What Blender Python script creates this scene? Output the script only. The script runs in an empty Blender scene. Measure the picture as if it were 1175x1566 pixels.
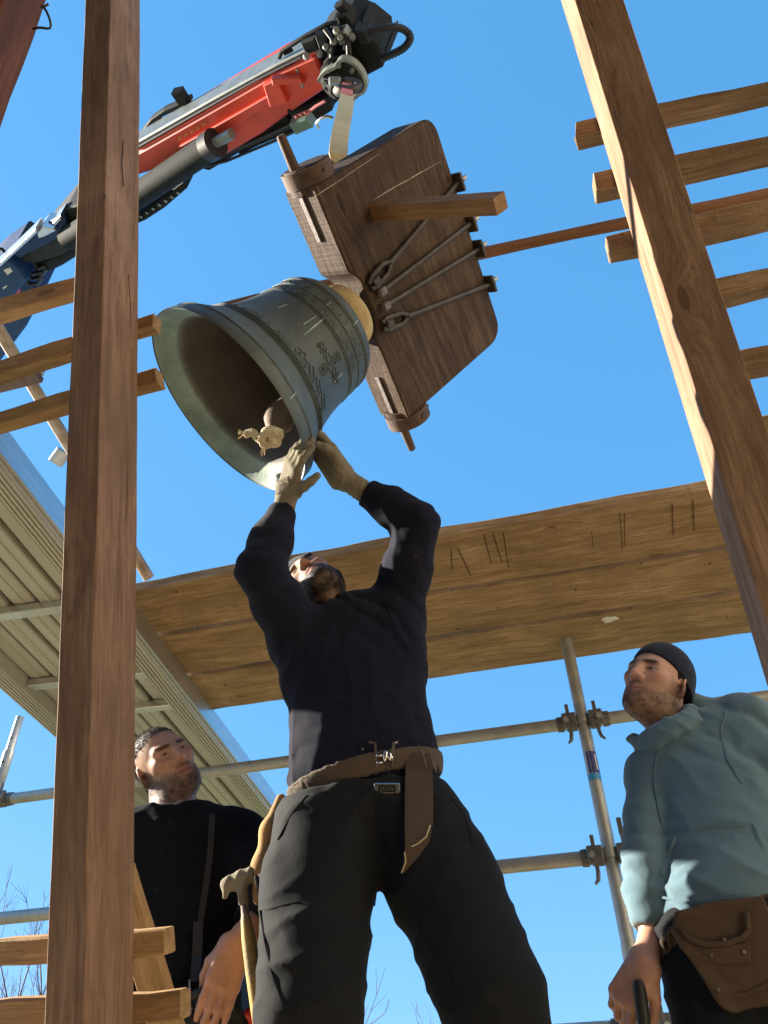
import bpy, bmesh, math, random
import numpy as np
from mathutils import Vector, Matrix
random.seed(7); rng = np.random.default_rng(7)
scene = bpy.context.scene
COL = scene.collection

# ------------------------------------------------------------------ camera
PITCH, ROLL, FPX, PW, PH = math.radians(41.6), math.radians(1.5), 1176.0, 1175.0, 1566.0
_r = np.array([1., 0, 0]); _u = np.array([0, -math.sin(PITCH), math.cos(PITCH)]); FWD = np.array([0, math.cos(PITCH), math.sin(PITCH)])
RGT = math.cos(ROLL)*_r - math.sin(ROLL)*_u
UPC = math.cos(ROLL)*_u + math.sin(ROLL)*_r
cam_data = bpy.data.cameras.new('camera')
cam = bpy.data.objects.new('camera', cam_data); COL.objects.link(cam)
cam.matrix_world = Matrix(((RGT[0], UPC[0], -FWD[0], 0), (RGT[1], UPC[1], -FWD[1], 0), (RGT[2], UPC[2], -FWD[2], 0), (0, 0, 0, 1)))
cam_data.sensor_fit = 'VERTICAL'; cam_data.sensor_height = 36.0; cam_data.sensor_width = 27.0
cam_data.lens = FPX/PH*36.0; cam_data.clip_start = 0.05; cam_data.clip_end = 3000
scene.camera = cam

# ------------------------------------------------------------------ sky, sun, exposure
SUN = Vector((-0.89, 0.24, 0.39)).normalized()          # towards the sun
SUN_EL = math.asin(SUN.z); SUN_AZ = math.atan2(SUN.x, SUN.y)
world = bpy.data.worlds.new('World'); scene.world = world; world.use_nodes = True
wn = world.node_tree.nodes; wl = world.node_tree.links; wn.clear()
wo = wn.new('ShaderNodeOutputWorld'); wb = wn.new('ShaderNodeBackground'); ws = wn.new('ShaderNodeTexSky')
ws.sky_type = 'NISHITA'; ws.sun_disc = False; ws.sun_elevation = SUN_EL; ws.sun_rotation = SUN_AZ
ws.altitude = 300; ws.air_density = 1.0; ws.dust_density = 0.15; ws.ozone_density = 2.0
wb.inputs['Strength'].default_value = 0.0805
wsep = wn.new('ShaderNodeSeparateColor'); wcomb = wn.new('ShaderNodeCombineColor'); wl.new(ws.outputs[0], wsep.inputs[0])
for ch, (gm, k) in enumerate(((.62, .523), (.36, 1.319), (.35, 2.19))):        # camera colour response: gamma and white balance per channel
    w1 = wn.new('ShaderNodeMath'); w1.operation = 'POWER'; w1.inputs[1].default_value = gm; w2 = wn.new('ShaderNodeMath'); w2.operation = 'MULTIPLY'; w2.inputs[1].default_value = k
    wl.new(wsep.outputs[ch], w1.inputs[0]); wl.new(w1.outputs[0], w2.inputs[0]); wl.new(w2.outputs[0], wcomb.inputs[ch])
wl.new(wcomb.outputs[0], wb.inputs['Color']); wl.new(wb.outputs[0], wo.inputs['Surface'])
sun_data = bpy.data.lights.new('sun', 'SUN'); sun_data.energy = 5.0; sun_data.angle = math.radians(0.53); sun_data.color = (1.0, 0.90, 0.74)
sun = bpy.data.objects.new('sun', sun_data); COL.objects.link(sun); sun.location = (-20, -3, 12)
sun.rotation_euler = (-SUN).to_track_quat('-Z', 'Y').to_euler()
vs = scene.view_settings
vs.view_transform = 'Standard'; vs.look = 'None'; vs.gamma = 1.0; vs.use_curve_mapping = False; vs.exposure = 2.0

# ------------------------------------------------------------------ geometry helpers
def V3(p): return np.array(p, float)
def ray(px, py): return (px-PW/2)/FPX*RGT - (py-PH/2)/FPX*UPC + FWD
def J(px, py, Y): d = ray(px, py); return d*(Y/d[1])
def JD(px, py, z): return ray(px, py)*z
def JZ(px, py, Z): d = ray(px, py); return d*(Z/d[2])
def JP(px, py, P, N): d = ray(px, py); return d*(np.dot(P, N)/np.dot(d, N))
def unit(v): v = V3(v); return v/np.linalg.norm(v)
def camvec(x, up, toward): return unit(x*RGT + up*UPC - toward*FWD)

YAW = math.radians(14)
XA = np.array([math.cos(YAW), -math.sin(YAW), 0]); YA = np.array([math.sin(YAW), math.cos(YAW), 0]); ZA = np.array([0, 0, 1.])
def frame(o, x, y, z=None):
    x = unit(x); y = V3(y); y = unit(y - x*np.dot(x, y)); z = np.cross(x, y)
    return Matrix(((x[0], y[0], z[0], o[0]), (x[1], y[1], z[1], o[1]), (x[2], y[2], z[2], o[2]), (0, 0, 0, 1)))
WM = {}
class MB:
    def __init__(s): s.v = []; s.f = []
    def add(s, v, f):
        n = len(s.v); s.v += [tuple(map(float, p)) for p in v]; s.f += [tuple(i+n for i in q) for q in f]; return s
    def box(s, o, ax, ay, az, b=0.0):           # o centre, ax.. half vectors
        o, ax, ay, az = map(V3, (o, ax, ay, az))
        if b <= 0:
            v = [o+i*ax+j*ay+k*az for k in (-1, 1) for j in (-1, 1) for i in (-1, 1)]
            f = [(0, 2, 3, 1), (4, 5, 7, 6), (0, 1, 5, 4), (2, 6, 7, 3), (0, 4, 6, 2), (1, 3, 7, 5)]
            if np.dot(np.cross(ax, ay), az) < 0: f = [q[::-1] for q in f]
            return s.add(v, f)
        bm = bmesh.new(); bmesh.ops.create_cube(bm, size=2)
        L = [np.linalg.norm(a) for a in (ax, ay, az)]
        for p in bm.verts: p.co = Vector((p.co.x*L[0], p.co.y*L[1], p.co.z*L[2]))
        bmesh.ops.bevel(bm, geom=list(bm.edges), offset=min(b, .45*min(L)*2), segments=1, affect='EDGES')
        U = [a/l for a, l in zip((ax, ay, az), L)]
        bm.verts.index_update()
        v = [o+U[0]*p.co.x+U[1]*p.co.y+U[2]*p.co.z for p in bm.verts]
        f = [tuple(q.index for q in fc.verts) for fc in bm.faces]; bm.free()
        if np.dot(np.cross(ax, ay), az) < 0: f = [q[::-1] for q in f]
        return s.add(v, f)
    def prism(s, poly, d, b=0.0):               # poly: 3D points (planar), d: extrude vector
        n = len(poly); poly = [V3(p) for p in poly]; d = V3(d)
        nrm = np.zeros(3)
        for i in range(n): nrm += np.cross(poly[i], poly[(i+1) % n])
        if np.dot(nrm, d) < 0: poly = poly[::-1]
        if b > 0:
            c = sum(poly)/n; dl = np.linalg.norm(d); un = d/dl
            def inset(ps, q):
                out = []
                for i in range(n):
                    e0 = unit(ps[i]-ps[i-1]); e1 = unit(ps[(i+1) % n]-ps[i])
                    n0 = np.cross(un, e0); n1 = np.cross(un, e1); m = n0+n1; m = m/max(1e-6, np.dot(m, m))*2
                    out.append(ps[i]+m*q)
                return out
            ins = inset(poly, b)
            rings = [ins, [p+un*b for p in poly], [p+un*(dl-b) for p in poly], [p+d for p in ins]]
        else: rings = [poly, [p+d for p in poly]]
        v = [p for r in rings for p in r]; f = [tuple(range(n))[::-1], tuple(range((len(rings)-1)*n, len(rings)*n))]
        for k in range(len(rings)-1):
            for i in range(n): j = (i+1) % n; f.append((k*n+i, k*n+j, (k+1)*n+j, (k+1)*n+i))
        return s.add(v, f)
    def tube(s, pts, r, n=10, cap=True, up=None):
        pts = [V3(p) for p in pts]; m = len(pts)
        rr = r if hasattr(r, '__len__') else [r]*m
        T = [unit(pts[min(i+1, m-1)]-pts[max(i-1, 0)]) for i in range(m)]
        a = V3(up) if up is not None else (np.array([0, 0, 1.]) if abs(T[0][2]) < .9 else np.array([1., 0, 0]))
        v = []; f = []
        for i in range(m):
            a = a-T[i]*np.dot(a, T[i]); a = unit(a); bq = np.cross(T[i], a)
            for k in range(n):
                t = 2*math.pi*k/n; v.append(pts[i]+(a*math.cos(t)+bq*math.sin(t))*rr[i])
        for i in range(m-1):
            for k in range(n): j = (k+1) % n; f.append((i*n+k, i*n+j, (i+1)*n+j, (i+1)*n+k))
        if cap: f += [tuple(range(n))[::-1], tuple(range((m-1)*n, m*n))]
        return s.add(v, f)
    def ribbon(s, pts, w, th, side):            # flat strap along pts
        pts = [V3(p) for p in pts]; m = len(pts); v = []; f = []
        for i in range(m):
            T = unit(pts[min(i+1, m-1)]-pts[max(i-1, 0)]); sd = V3(side[i]) if hasattr(side[0], '__len__') else V3(side)
            sd = unit(sd-T*np.dot(sd, T)); nn = np.cross(T, sd)
            ww = w[i] if hasattr(w, '__len__') else w
            for a, b in ((-1, -1), (1, -1), (1, 1), (-1, 1)): v.append(pts[i]+sd*a*ww/2+nn*b*th/2)
        for i in range(m-1):
            for k in range(4): j = (k+1) % 4; f.append((i*4+k, i*4+j, (i+1)*4+j, (i+1)*4+k))
        f += [(3, 2, 1, 0), ((m-1)*4, (m-1)*4+1, (m-1)*4+2, (m-1)*4+3)]
        return s.add(v, f)
    def lathe(s, o, ax, prof, n=48, ref=None, close=True):   # prof: (t along ax, r)
        o = V3(o); ax = unit(ax); a = V3(ref) if ref is not None else (np.array([0, 0, 1.]) if abs(ax[2]) < .9 else np.array([1., 0, 0]))
        a = unit(a-ax*np.dot(a, ax)); bq = np.cross(ax, a); v = []; f = []; m = len(prof)
        for t, r in prof:
            for k in range(n): q = 2*math.pi*k/n; v.append(o+ax*t+(a*math.cos(q)+bq*math.sin(q))*r)
        for i in range(m-1):
            for k in range(n): j = (k+1) % n; f.append((i*n+k, i*n+j, (i+1)*n+j, (i+1)*n+k))
        if close: f += [tuple(range(n))[::-1], tuple(range((m-1)*n, m*n))]
        return s.add(v, f)
    def build(s, name, mat, parent=None, mw=None, smooth=False, angle=None):
        v = np.array(s.v)
        if mw is None:
            if parent is not None: mw = WM[parent.name].copy()
            else:
                c = (v.min(0)+v.max(0))/2; mw = Matrix.Translation((c[0], c[1], v[:, 2].min()))
        iv = np.array(mw.inverted()); v = v@iv[:3, :3].T+iv[:3, 3]
        me = bpy.data.meshes.new(name); me.from_pydata(v.tolist(), [], s.f)
        if smooth or angle:
            me.polygons.foreach_set('use_smooth', [True]*len(me.polygons))
            if angle: me.set_sharp_from_angle(angle=math.radians(angle))
        return link(name, me, mat, parent, mw)
def link(name, me, mat, parent=None, mw=Matrix()):
    o = bpy.data.objects.new(name, me); COL.objects.link(o)
    if mat is not None and me is not None and not me.materials: me.materials.append(mat)
    if parent is not None:
        o.parent = parent; o.matrix_local = WM[parent.name].inverted() @ mw
    else: o.matrix_local = mw
    WM[o.name] = mw.copy(); return o
def empty(name, loc):
    o = bpy.data.objects.new(name, None); COL.objects.link(o); o.location = tuple(map(float, loc)); o.empty_display_size = .1
    WM[o.name] = Matrix.Translation(tuple(map(float, loc))); return o
def tag(o, label=None, cat=None, group=None, kind=None):
    if label: o['label'] = label
    if cat: o['category'] = cat
    if group: o['group'] = group
    if kind: o['kind'] = kind
    return o

# ------------------------------------------------------------------ materials
class NT:
    def __init__(s, name):
        s.m = bpy.data.materials.new(name); s.m.use_nodes = True; s.t = s.m.node_tree; s.t.nodes.clear()
        s.out = s.n('ShaderNodeOutputMaterial'); s.b = s.n('ShaderNodeBsdfPrincipled'); s.l(s.b.outputs[0], s.out.inputs[0])
    def n(s, k, **kw):
        x = s.t.nodes.new(k)
        for a, b in kw.items(): setattr(x, a, b)
        return x
    def l(s, a, b): s.t.links.new(a, b)
    def coord(s, scale=(1, 1, 1), rand=True, kind='Object'):
        tc = s.n('ShaderNodeTexCoord'); mp = s.n('ShaderNodeMapping'); mp.inputs['Scale'].default_value = scale
        src = tc.outputs[kind]
        if rand:
            oi = s.n('ShaderNodeObjectInfo'); ad = s.n('ShaderNodeVectorMath', operation='ADD'); sc = s.n('ShaderNodeMath', operation='MULTIPLY'); sc.inputs[1].default_value = 37.0
            s.l(oi.outputs['Random'], sc.inputs[0]); s.l(src, ad.inputs[0]); s.l(sc.outputs[0], ad.inputs[1]); src = ad.outputs[0]
        s.l(src, mp.inputs[0]); return mp.outputs[0]
    def noise(s, vec, scale, detail=5, rough=.55, dist=0.0):
        x = s.n('ShaderNodeTexNoise'); x.inputs['Scale'].default_value = scale; x.inputs['Detail'].default_value = detail
        x.inputs['Roughness'].default_value = rough; x.inputs['Distortion'].default_value = dist; s.l(vec, x.inputs['Vector']); return x.outputs['Fac']
    def ramp(s, fac, stops):
        x = s.n('ShaderNodeValToRGB'); e = x.color_ramp.elements
        while len(e) < len(stops): e.new(.5)
        for i, (p, c) in enumerate(stops): e[i].position = p; e[i].color = (*c, 1) if len(c) == 3 else c
        s.l(fac, x.inputs[0]); return x.outputs[0]
    def mix(s, fac, a, b, mode='MIX'):
        x = s.n('ShaderNodeMix', data_type='RGBA', blend_type=mode)
        if isinstance(fac, (int, float)): x.inputs[0].default_value = fac
        else: s.l(fac, x.inputs[0])
        for i, q in ((6, a), (7, b)):
            if isinstance(q, tuple): x.inputs[i].default_value = (*q, 1)
            else: s.l(q, x.inputs[i])
        return x.outputs[2]
    def math(s, op, a, b=None):
        x = s.n('ShaderNodeMath', operation=op)
        for i, q in enumerate((a, b)):
            if q is None: continue
            if isinstance(q, (int, float)): x.inputs[i].default_value = q
            else: s.l(q, x.inputs[i])
        return x.outputs[0]
    def bump(s, h, strength=.3, dist=.002, prev=None):
        x = s.n('ShaderNodeBump'); x.inputs['Strength'].default_value = strength; x.inputs['Distance'].default_value = dist
        s.l(h, x.inputs['Height'])
        if prev is not None: s.l(prev, x.inputs['Normal'])
        return x.outputs[0]
    def fin(s, col, rough=.6, metal=0.0, nrm=None, spec=None):
        if isinstance(col, tuple): s.b.inputs['Base Color'].default_value = (*col, 1)
        else: s.l(col, s.b.inputs['Base Color'])
        if isinstance(rough, (int, float)): s.b.inputs['Roughness'].default_value = rough
        else: s.l(rough, s.b.inputs['Roughness'])
        s.b.inputs['Metallic'].default_value = metal
        if spec is not None: s.b.inputs['Specular IOR Level'].default_value = spec
        if nrm is not None: s.l(nrm, s.b.inputs['Normal'])
        return s.m

def wood(name, a, b, c, fine=1.0, rough=.75, bump=.5, knots=True, stain=.35, crack=.5):
    t = NT(name)
    base = t.coord((1, 1, 1))
    kv = t.n('ShaderNodeMapping'); kv.inputs['Scale'].default_value = (2.3, 7, 7); t.l(base, kv.inputs[0])
    vo = t.n('ShaderNodeTexVoronoi'); vo.inputs['Scale'].default_value = 1.0; vo.inputs['Randomness'].default_value = 1.0; t.l(kv.outputs[0], vo.inputs['Vector'])
    kd = vo.outputs['Distance']; halo = t.ramp(kd, [(.0, (1, 1, 1)), (.32, (0, 0, 0))]); knot = t.ramp(kd, [(.055, (1, 1, 1)), (.085, (0, 0, 0))])
    pick = t.n('ShaderNodeSeparateColor'); t.l(vo.outputs['Color'], pick.inputs[0]); sel = t.math('GREATER_THAN', pick.outputs[0], .55)
    halo = t.math('MULTIPLY', halo, sel); knot = t.math('MULTIPLY', knot, sel)
    big0 = t.noise(base, 1.3, 3, .5)
    warp = t.n('ShaderNodeCombineXYZ'); wv = t.math('ADD', t.math('MULTIPLY', halo, .035), t.math('MULTIPLY', big0, .10)); t.l(wv, warp.inputs[1]); t.l(t.math('MULTIPLY', wv, .8), warp.inputs[2])
    ad_ = t.n('ShaderNodeVectorMath', operation='ADD'); t.l(base, ad_.inputs[0]); t.l(warp.outputs[0], ad_.inputs[1]); src = ad_.outputs[0]
    def mp(sc):
        m = t.n('ShaderNodeMapping'); m.inputs['Scale'].default_value = sc; t.l(src, m.inputs[0]); return m.outputs[0]
    g1 = t.noise(mp((1.6, 16*fine, 16*fine)), 2.0, 7, .62, .5); g2 = t.noise(mp((2.2, 60*fine, 60*fine)), 3.0, 4, .65, .2)
    g3 = t.noise(mp((.9, 34*fine, 34*fine)), 1.3, 3, .6, .4); big = t.noise(base, 3.1, 6, .68); spot = t.noise(base, 34, 5, .7); saw = t.noise(mp((150, 2, 2)), 1.0, 2, .5)
    col = t.ramp(g1, [(.28, c), (.5, b), (.74, a)])
    col = t.mix(t.math('MULTIPLY', t.ramp(g2, [(.35, (1, 1, 1)), (.6, (0, 0, 0))]), .7), col, c)
    if stain:
        col = t.mix(t.math('MULTIPLY', t.ramp(big, [(.46, (0, 0, 0)), (.66, (1, 1, 1))]), stain), col, tuple(x*.5 for x in b))
        col = t.mix(t.math('MULTIPLY', t.ramp(big, [(.30, (1, 1, 1)), (.44, (0, 0, 0))]), stain*.55), col, tuple(min(1, x*1.25+.03) for x in a))
        col = t.mix(t.math('MULTIPLY', t.ramp(spot, [(.62, (0, 0, 0)), (.72, (1, 1, 1))]), stain*.8), col, tuple(x*.45 for x in c))
    col = t.mix(t.math('MULTIPLY', knot, .85), col, tuple(x*.55 for x in c)); col = t.mix(t.math('MULTIPLY', halo, .25), col, c)
    ck = t.ramp(g3, [(.27, (1, 1, 1)), (.325, (0, 0, 0))])
    col = t.mix(t.math('MULTIPLY', ck, crack), col, tuple(x*.25 for x in c))
    h = t.math('ADD', t.math('MULTIPLY', g2, .6), t.math('SUBTRACT', t.math('MULTIPLY', g1, .5), t.math('MULTIPLY', ck, crack*1.3)))
    h = t.math('ADD', h, t.math('ADD', t.math('MULTIPLY', saw, .35), t.math('MULTIPLY', spot, .25)))
    return t.fin(col, rough, 0, t.bump(h, min(1, bump*1.3), .005), .2)
def metal(name, a, b, scale=6, rough=.45, met=.8, bump=.15, stretch=(1, 1, 1), spots=None):
    t = NT(name); v = t.coord(stretch); n1 = t.noise(v, scale, 6, .65); n2 = t.noise(v, scale*9, 4, .6)
    col = t.ramp(n1, [(.32, b), (.68, a)])
    if spots: col = t.mix(t.ramp(n2, [(.58, (0, 0, 0)), (.68, (1, 1, 1))]), col, spots)
    rg = t.n('ShaderNodeMapRange'); rg.inputs[3].default_value = max(.05, rough-.12); rg.inputs[4].default_value = min(1, rough+.15); t.l(n1, rg.inputs[0])
    return t.fin(col, rg.outputs[0], met, t.bump(n2, bump, .002))
def plain(name, c, rough=.6, met=0.0, var=.25, scale=14, bump=.1, spec=None):
    t = NT(name); v = t.coord(); n1 = t.noise(v, scale, 5, .6)
    col = t.ramp(n1, [(.3, tuple(x*(1-var) for x in c)), (.7, tuple(min(1, x*(1+var)) for x in c))])
    return t.fin(col, rough, met, t.bump(t.noise(v, scale*12, 3), bump, .001), spec)
def cloth(name, c, c2=None, weave=900, rough=.9, bump=.25, dust=None, sheen=.15, var=.2, spec=.15):
    t = NT(name); v = t.coord(rand=False); n1 = t.noise(v, 6, 5, .6); n2 = t.noise(v, weave, 2, .5); n3 = t.noise(v, 60, 4, .7)
    c2 = c2 or tuple(x*(1-var) for x in c)
    col = t.ramp(n1, [(.3, c2), (.7, c)])
    if dust:
        col = t.mix(t.math('MULTIPLY', t.ramp(t.noise(v, 26, 8, .75), [(.6, (0, 0, 0)), (.72, (1, 1, 1))]), .35), col, dust)
        col = t.mix(t.math('MULTIPLY', t.ramp(t.noise(v, 130, 2, .5), [(.74, (0, 0, 0)), (.80, (1, 1, 1))]), .3), col, dust)
    t.b.inputs['Sheen Weight'].default_value = sheen; t.b.inputs['Sheen Roughness'].default_value = .5
    return t.fin(col, rough, 0, t.bump(n2, bump, .0012, t.bump(n3, .25, .003)), spec)

M = {}
M['oak'] = wood('oak_beam', (.38, .245, .162), (.29, .178, .112), (.15, .082, .05), 1.0, .75, .5, stain=.6, crack=.8)
M['oak_red'] = wood('oak_red', (.17, .068, .04), (.12, .045, .027), (.06, .024, .015), 1.0, .7, .4)
M['batten'] = wood('batten_wood', (.52, .35, .175), (.40, .25, .12), (.23, .135, .062), 1.3, .8, .5)
M['batten_grey'] = wood('batten_grey_wood', (.46, .33, .21), (.33, .22, .13), (.15, .095, .055), 1.3, .85, .7, stain=.6)
M['plank'] = wood('plank_wood', (.53, .375, .225), (.41, .275, .155), (.20, .122, .063), .8, .8, .5, stain=.6, crack=.6)
M['deckplank'] = wood('deck_plank_wood', (.5, .36, .2), (.4, .28, .15), (.25, .16, .08), .8, .8, .4)
M['head'] = wood('headstock_wood', (.165, .112, .076), (.092, .058, .037), (.03, .019, .013), 1.4, .7, .8, stain=.5, crack=.9)
M['peg'] = wood('peg_wood', (.42, .26, .13), (.32, .185, .09), (.2, .11, .05), 1.5, .7, .3)
M['stub'] = wood('stub_wood', (.62, .50, .27), (.52, .40, .2), (.36, .26, .12), .8, .85, .5, stain=.2)
M['iron'] = metal('wrought_iron', (.12, .11, .10), (.05, .045, .04), 30, .6, .7, .4, spots=(.14, .07, .035))
M['iron_grey'] = metal('pitted_iron', (.30, .28, .27), (.13, .10, .09), 60, .65, .5, .8, spots=(.10, .06, .05))
M['rust'] = metal('rusty_iron', (.14, .088, .062), (.065, .042, .032), 25, .75, .3, .5)
M['galv'] = metal('galvanised_steel', (.50, .50, .46), (.34, .345, .33), 16, .5, .55, .12, spots=(.27, .26, .23))
M['galv_dark'] = metal('galvanised_dark', (.22, .22, .21), (.12, .12, .115), 40, .5, .7, .3, spots=(.25, .14, .07))
M['alu'] = metal('aluminium', (.58, .57, .52), (.46, .45, .41), 5, .5, .3, .06, stretch=(.3, 6, 6))
M['alu_bright'] = metal('aluminium_bright', (.72, .72, .70), (.55, .56, .56), 8, .32, .85, .06, stretch=(.3, 5, 5))
M['red'] = plain('red_paint', (.62, .062, .032), .4, 0, .18, 5, .05)
M['blue'] = plain('blue_paint', (.008, .036, .125), .55, 0, .25, 5, .05, .25)
M['black'] = plain('black_paint', (.016, .018, .019), .8, 0, .35, 18, .2, .2)
M['darkgrey'] = plain('dark_grey_paint', (.028, .032, .034), .7, 0, .3, 12, .15, .2)
M['grey'] = plain('grey_steel', (.24, .26, .25), .45, .4, .25, 12, .1)
M['rubber'] = plain('black_rubber', (.018, .018, .02), .55, 0, .2, 30, .1)
M['strap'] = cloth('sling_webbing', (.66, .58, .34), (.5, .43, .24), 500, .9, .5, (.3, .25, .15))
M['pinkstrap'] = cloth('pink_webbing', (.72, .2, .2), None, 500)
M['rope'] = cloth('natural_rope', (.60, .50, .35), (.46, .37, .24), 300, .9, .6)
M['navy'] = cloth('navy_sweatshirt', (.0115, .0125, .026), (.008, .009, .018), 700, .95, .3, (.09, .08, .07), .05, spec=.12)
M['navy_sleeve'] = M['navy']
M['trouser'] = cloth('black_work_trousers', (.0125, .0145, .018), (.0085, .010, .0125), 900, .85, .25, (.06, .05, .035), .03, spec=.15)
M['black_sweat'] = cloth('black_sweatshirt', (.010, .011, .014), None, 700, .95, .3, (.12, .1, .08), .03, spec=.06)
M['teal'] = cloth('grey_blue_hoodie', (.115, .188, .235), (.095, .16, .20), 600, .92, .35, None, .2)
M['cap'] = cloth('navy_cap', (.012, .016, .035), None, 700)
M['glove'] = cloth('work_glove', (.27, .245, .18), (.17, .145, .105), 500, .95, .6, (.08, .06, .04), .05)
M['leather'] = cloth('brown_leather', (.085, .055, .034), (.055, .035, .022), 260, .7, .3, None, .05)
M['suede'] = cloth('tan_suede', (.42, .25, .11), (.32, .18, .075), 400, .95, .4)
M['webbelt'] = cloth('brown_webbing', (.10, .075, .055), (.07, .05, .036), 500, .8, .6)
M['chrome'] = metal('chrome', (.8, .79, .77), (.6, .59, .57), 20, .2, 1.0, .03)
M['hair'] = plain('dark_hair', (.012, .009, .008), .75, 0, .5, 160, .5, .15)
M['paint_yellow'] = metal('worn_yellow_handle', (.50, .34, .07), (.25, .17, .08), 25, .6, 0, .4, spots=(.1, .07, .05))
M['redplastic'] = plain('red_plastic', (.6, .03, .02), .35, 0, .1, 6, .03)
M['greenbox'] = plain('green_grey_lens', (.10, .17, .14), .3, 0, .15, 10, .05)
M['sticker'] = plain('blue_sticker', (.03, .04, .22), .4, 0, .1, 10, .02)
M['sticker_light'] = plain('light_blue_sticker', (.05, .3, .6), .4, 0, .1, 10, .02)
M['white'] = plain('white_paint', (.75, .74, .7), .6, 0, .15, 60, .3)
M['bark'] = plain('bark', (.16, .11, .095), .9, 0, .3, 20, .4)
M['eye'] = plain('eye_white', (.7, .66, .62), .25, 0, .05)
M['chalk'] = plain('chalk_line', (.42, .36, .29), .9, 0, .4, 90, .2)
M['stone'] = plain('stone_wall', (.52, .45, .34), .9, 0, .3, 7, .8)
def bronze():
    t = NT('bell_bronze'); v = t.coord(rand=False); vs_ = t.coord((1, 1, .12), rand=False)
    n1 = t.noise(v, 5, 8, .65, .4); n2 = t.noise(v, 45, 6, .7); n3 = t.noise(vs_, 20, 4, .6)
    col = t.ramp(n1, [(.28, (.040, .047, .044)), (.52, (.072, .088, .083)), (.74, (.118, .145, .134))])
    col = t.mix(t.math('MULTIPLY', t.ramp(n2, [(.52, (0, 0, 0)), (.72, (1, 1, 1))]), .4), col, (.11, .17, .145))
    col = t.mix(t.math('MULTIPLY', t.ramp(n3, [(.6, (0, 0, 0)), (.74, (1, 1, 1))]), .3), col, (.02, .022, .022))
    rg = t.n('ShaderNodeMapRange'); rg.inputs[3].default_value = .42; rg.inputs[4].default_value = .68; t.l(n1, rg.inputs[0])
    return t.fin(col, rg.outputs[0], .05, t.bump(n2, .25, .003), .45)
M['bronze'] = bronze()
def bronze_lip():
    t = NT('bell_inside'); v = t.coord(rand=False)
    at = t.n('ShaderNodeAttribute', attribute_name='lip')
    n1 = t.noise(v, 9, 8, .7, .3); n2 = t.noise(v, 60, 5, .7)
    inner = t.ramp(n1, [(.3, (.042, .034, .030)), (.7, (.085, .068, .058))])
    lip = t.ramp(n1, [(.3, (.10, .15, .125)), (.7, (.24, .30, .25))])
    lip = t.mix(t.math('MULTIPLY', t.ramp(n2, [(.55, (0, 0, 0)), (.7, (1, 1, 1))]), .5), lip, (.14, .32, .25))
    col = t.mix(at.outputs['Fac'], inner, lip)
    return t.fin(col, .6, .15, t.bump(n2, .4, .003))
M['bell_in'] = bronze_lip()
M['scratch'] = plain('verdigris_scratch', (.33, .46, .42), .7, 0, .3, 80, .2)
def skin():
    t = NT('skin'); at = t.n('ShaderNodeAttribute', attribute_name='Col'); v = t.coord(rand=False)
    n1 = t.noise(v, 70, 5, .7); n2 = t.noise(v, 900, 2)
    col = t.mix(.35, at.outputs['Color'], t.mix(1.0, at.outputs['Color'], t.ramp(n1, [(.3, (.6, .6, .6)), (.7, (1.35, 1.3, 1.3))]), 'MULTIPLY'))
    t.b.inputs['Subsurface Weight'].default_value = .03; t.b.inputs['Subsurface Radius'].default_value = (.008, .003, .0015); t.b.inputs['Subsurface Scale'].default_value = 1
    return t.fin(col, .55, 0, t.bump(n2, .3, .0008, t.bump(n1, .1, .002)), .35)
M['skin'] = skin()

# ------------------------------------------------------------------ timbers
def timber(name, mat, p0, p1, yv, w0, h0, w1=None, h1=None, wob=.0015, ch=.004, seg=None, parent=None, knocks=0, end=0.0):
    """p0,p1: centre line ends; yv: width direction. Local X runs along the grain."""
    p0, p1 = V3(p0), V3(p1); L = np.linalg.norm(p1-p0); w1 = w0 if w1 is None else w1; h1 = h0 if h1 is None else h1
    mw = frame(p0, p1-p0, yv); seg = seg or max(3, int(L/.07)); v = []; f = []
    ph = rng.uniform(0, 6.28, 12); fr = rng.uniform(2, 14, 12)
    for i in range(seg+1):
        t = i/seg; x = t*L; w = (w0+(w1-w0)*t)/2; h = (h0+(h1-h0)*t)/2
        c = ch*(1+.3*math.sin(fr[0]*x+ph[0])+.25*math.sin(3.1*fr[1]*x+ph[1])); c = max(.0008, c)
        a = [wob*(math.sin(fr[k]*x+ph[k])+.5*math.sin(2.7*fr[k]*x+ph[k]*2)) for k in range(4)]
        W0, W1, H0, H1 = -w+a[0], w+a[1], -h+a[2], h+a[3]
        xx = [0]*8
        if end and i in (0, seg): xx = list(rng.uniform(-end, end, 8))
        for q, (yy, zz) in enumerate(((W0+c, H0), (W1-c, H0), (W1, H0+c), (W1, H1-c), (W1-c, H1), (W0+c, H1), (W0, H1-c), (W0, H0+c))):
            v.append((x+xx[q], yy, zz))
    for i in range(seg):
        for k in range(8): j = (k+1) % 8; f.append((i*8+k, i*8+j, (i+1)*8+j, (i+1)*8+k))
    f += [tuple(range(8))[::-1], tuple(range(seg*8, seg*8+8))]
    me = bpy.data.meshes.new(name); me.from_pydata(v, [], f)
    return link(name, me, mat, parent, mw)

SLOPE = math.radians(70)
DR = -math.cos(SLOPE)*YA+math.sin(SLOPE)*ZA            # up the roof slope
NI = -(math.sin(SLOPE)*YA+math.cos(SLOPE)*ZA)          # inwards, towards the room
ROFF = 1.35
def RP(x, s, n): return XA*x+DR*s+(-NI)*(ROFF+n)         # n: depth outwards from the inner faces
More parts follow.
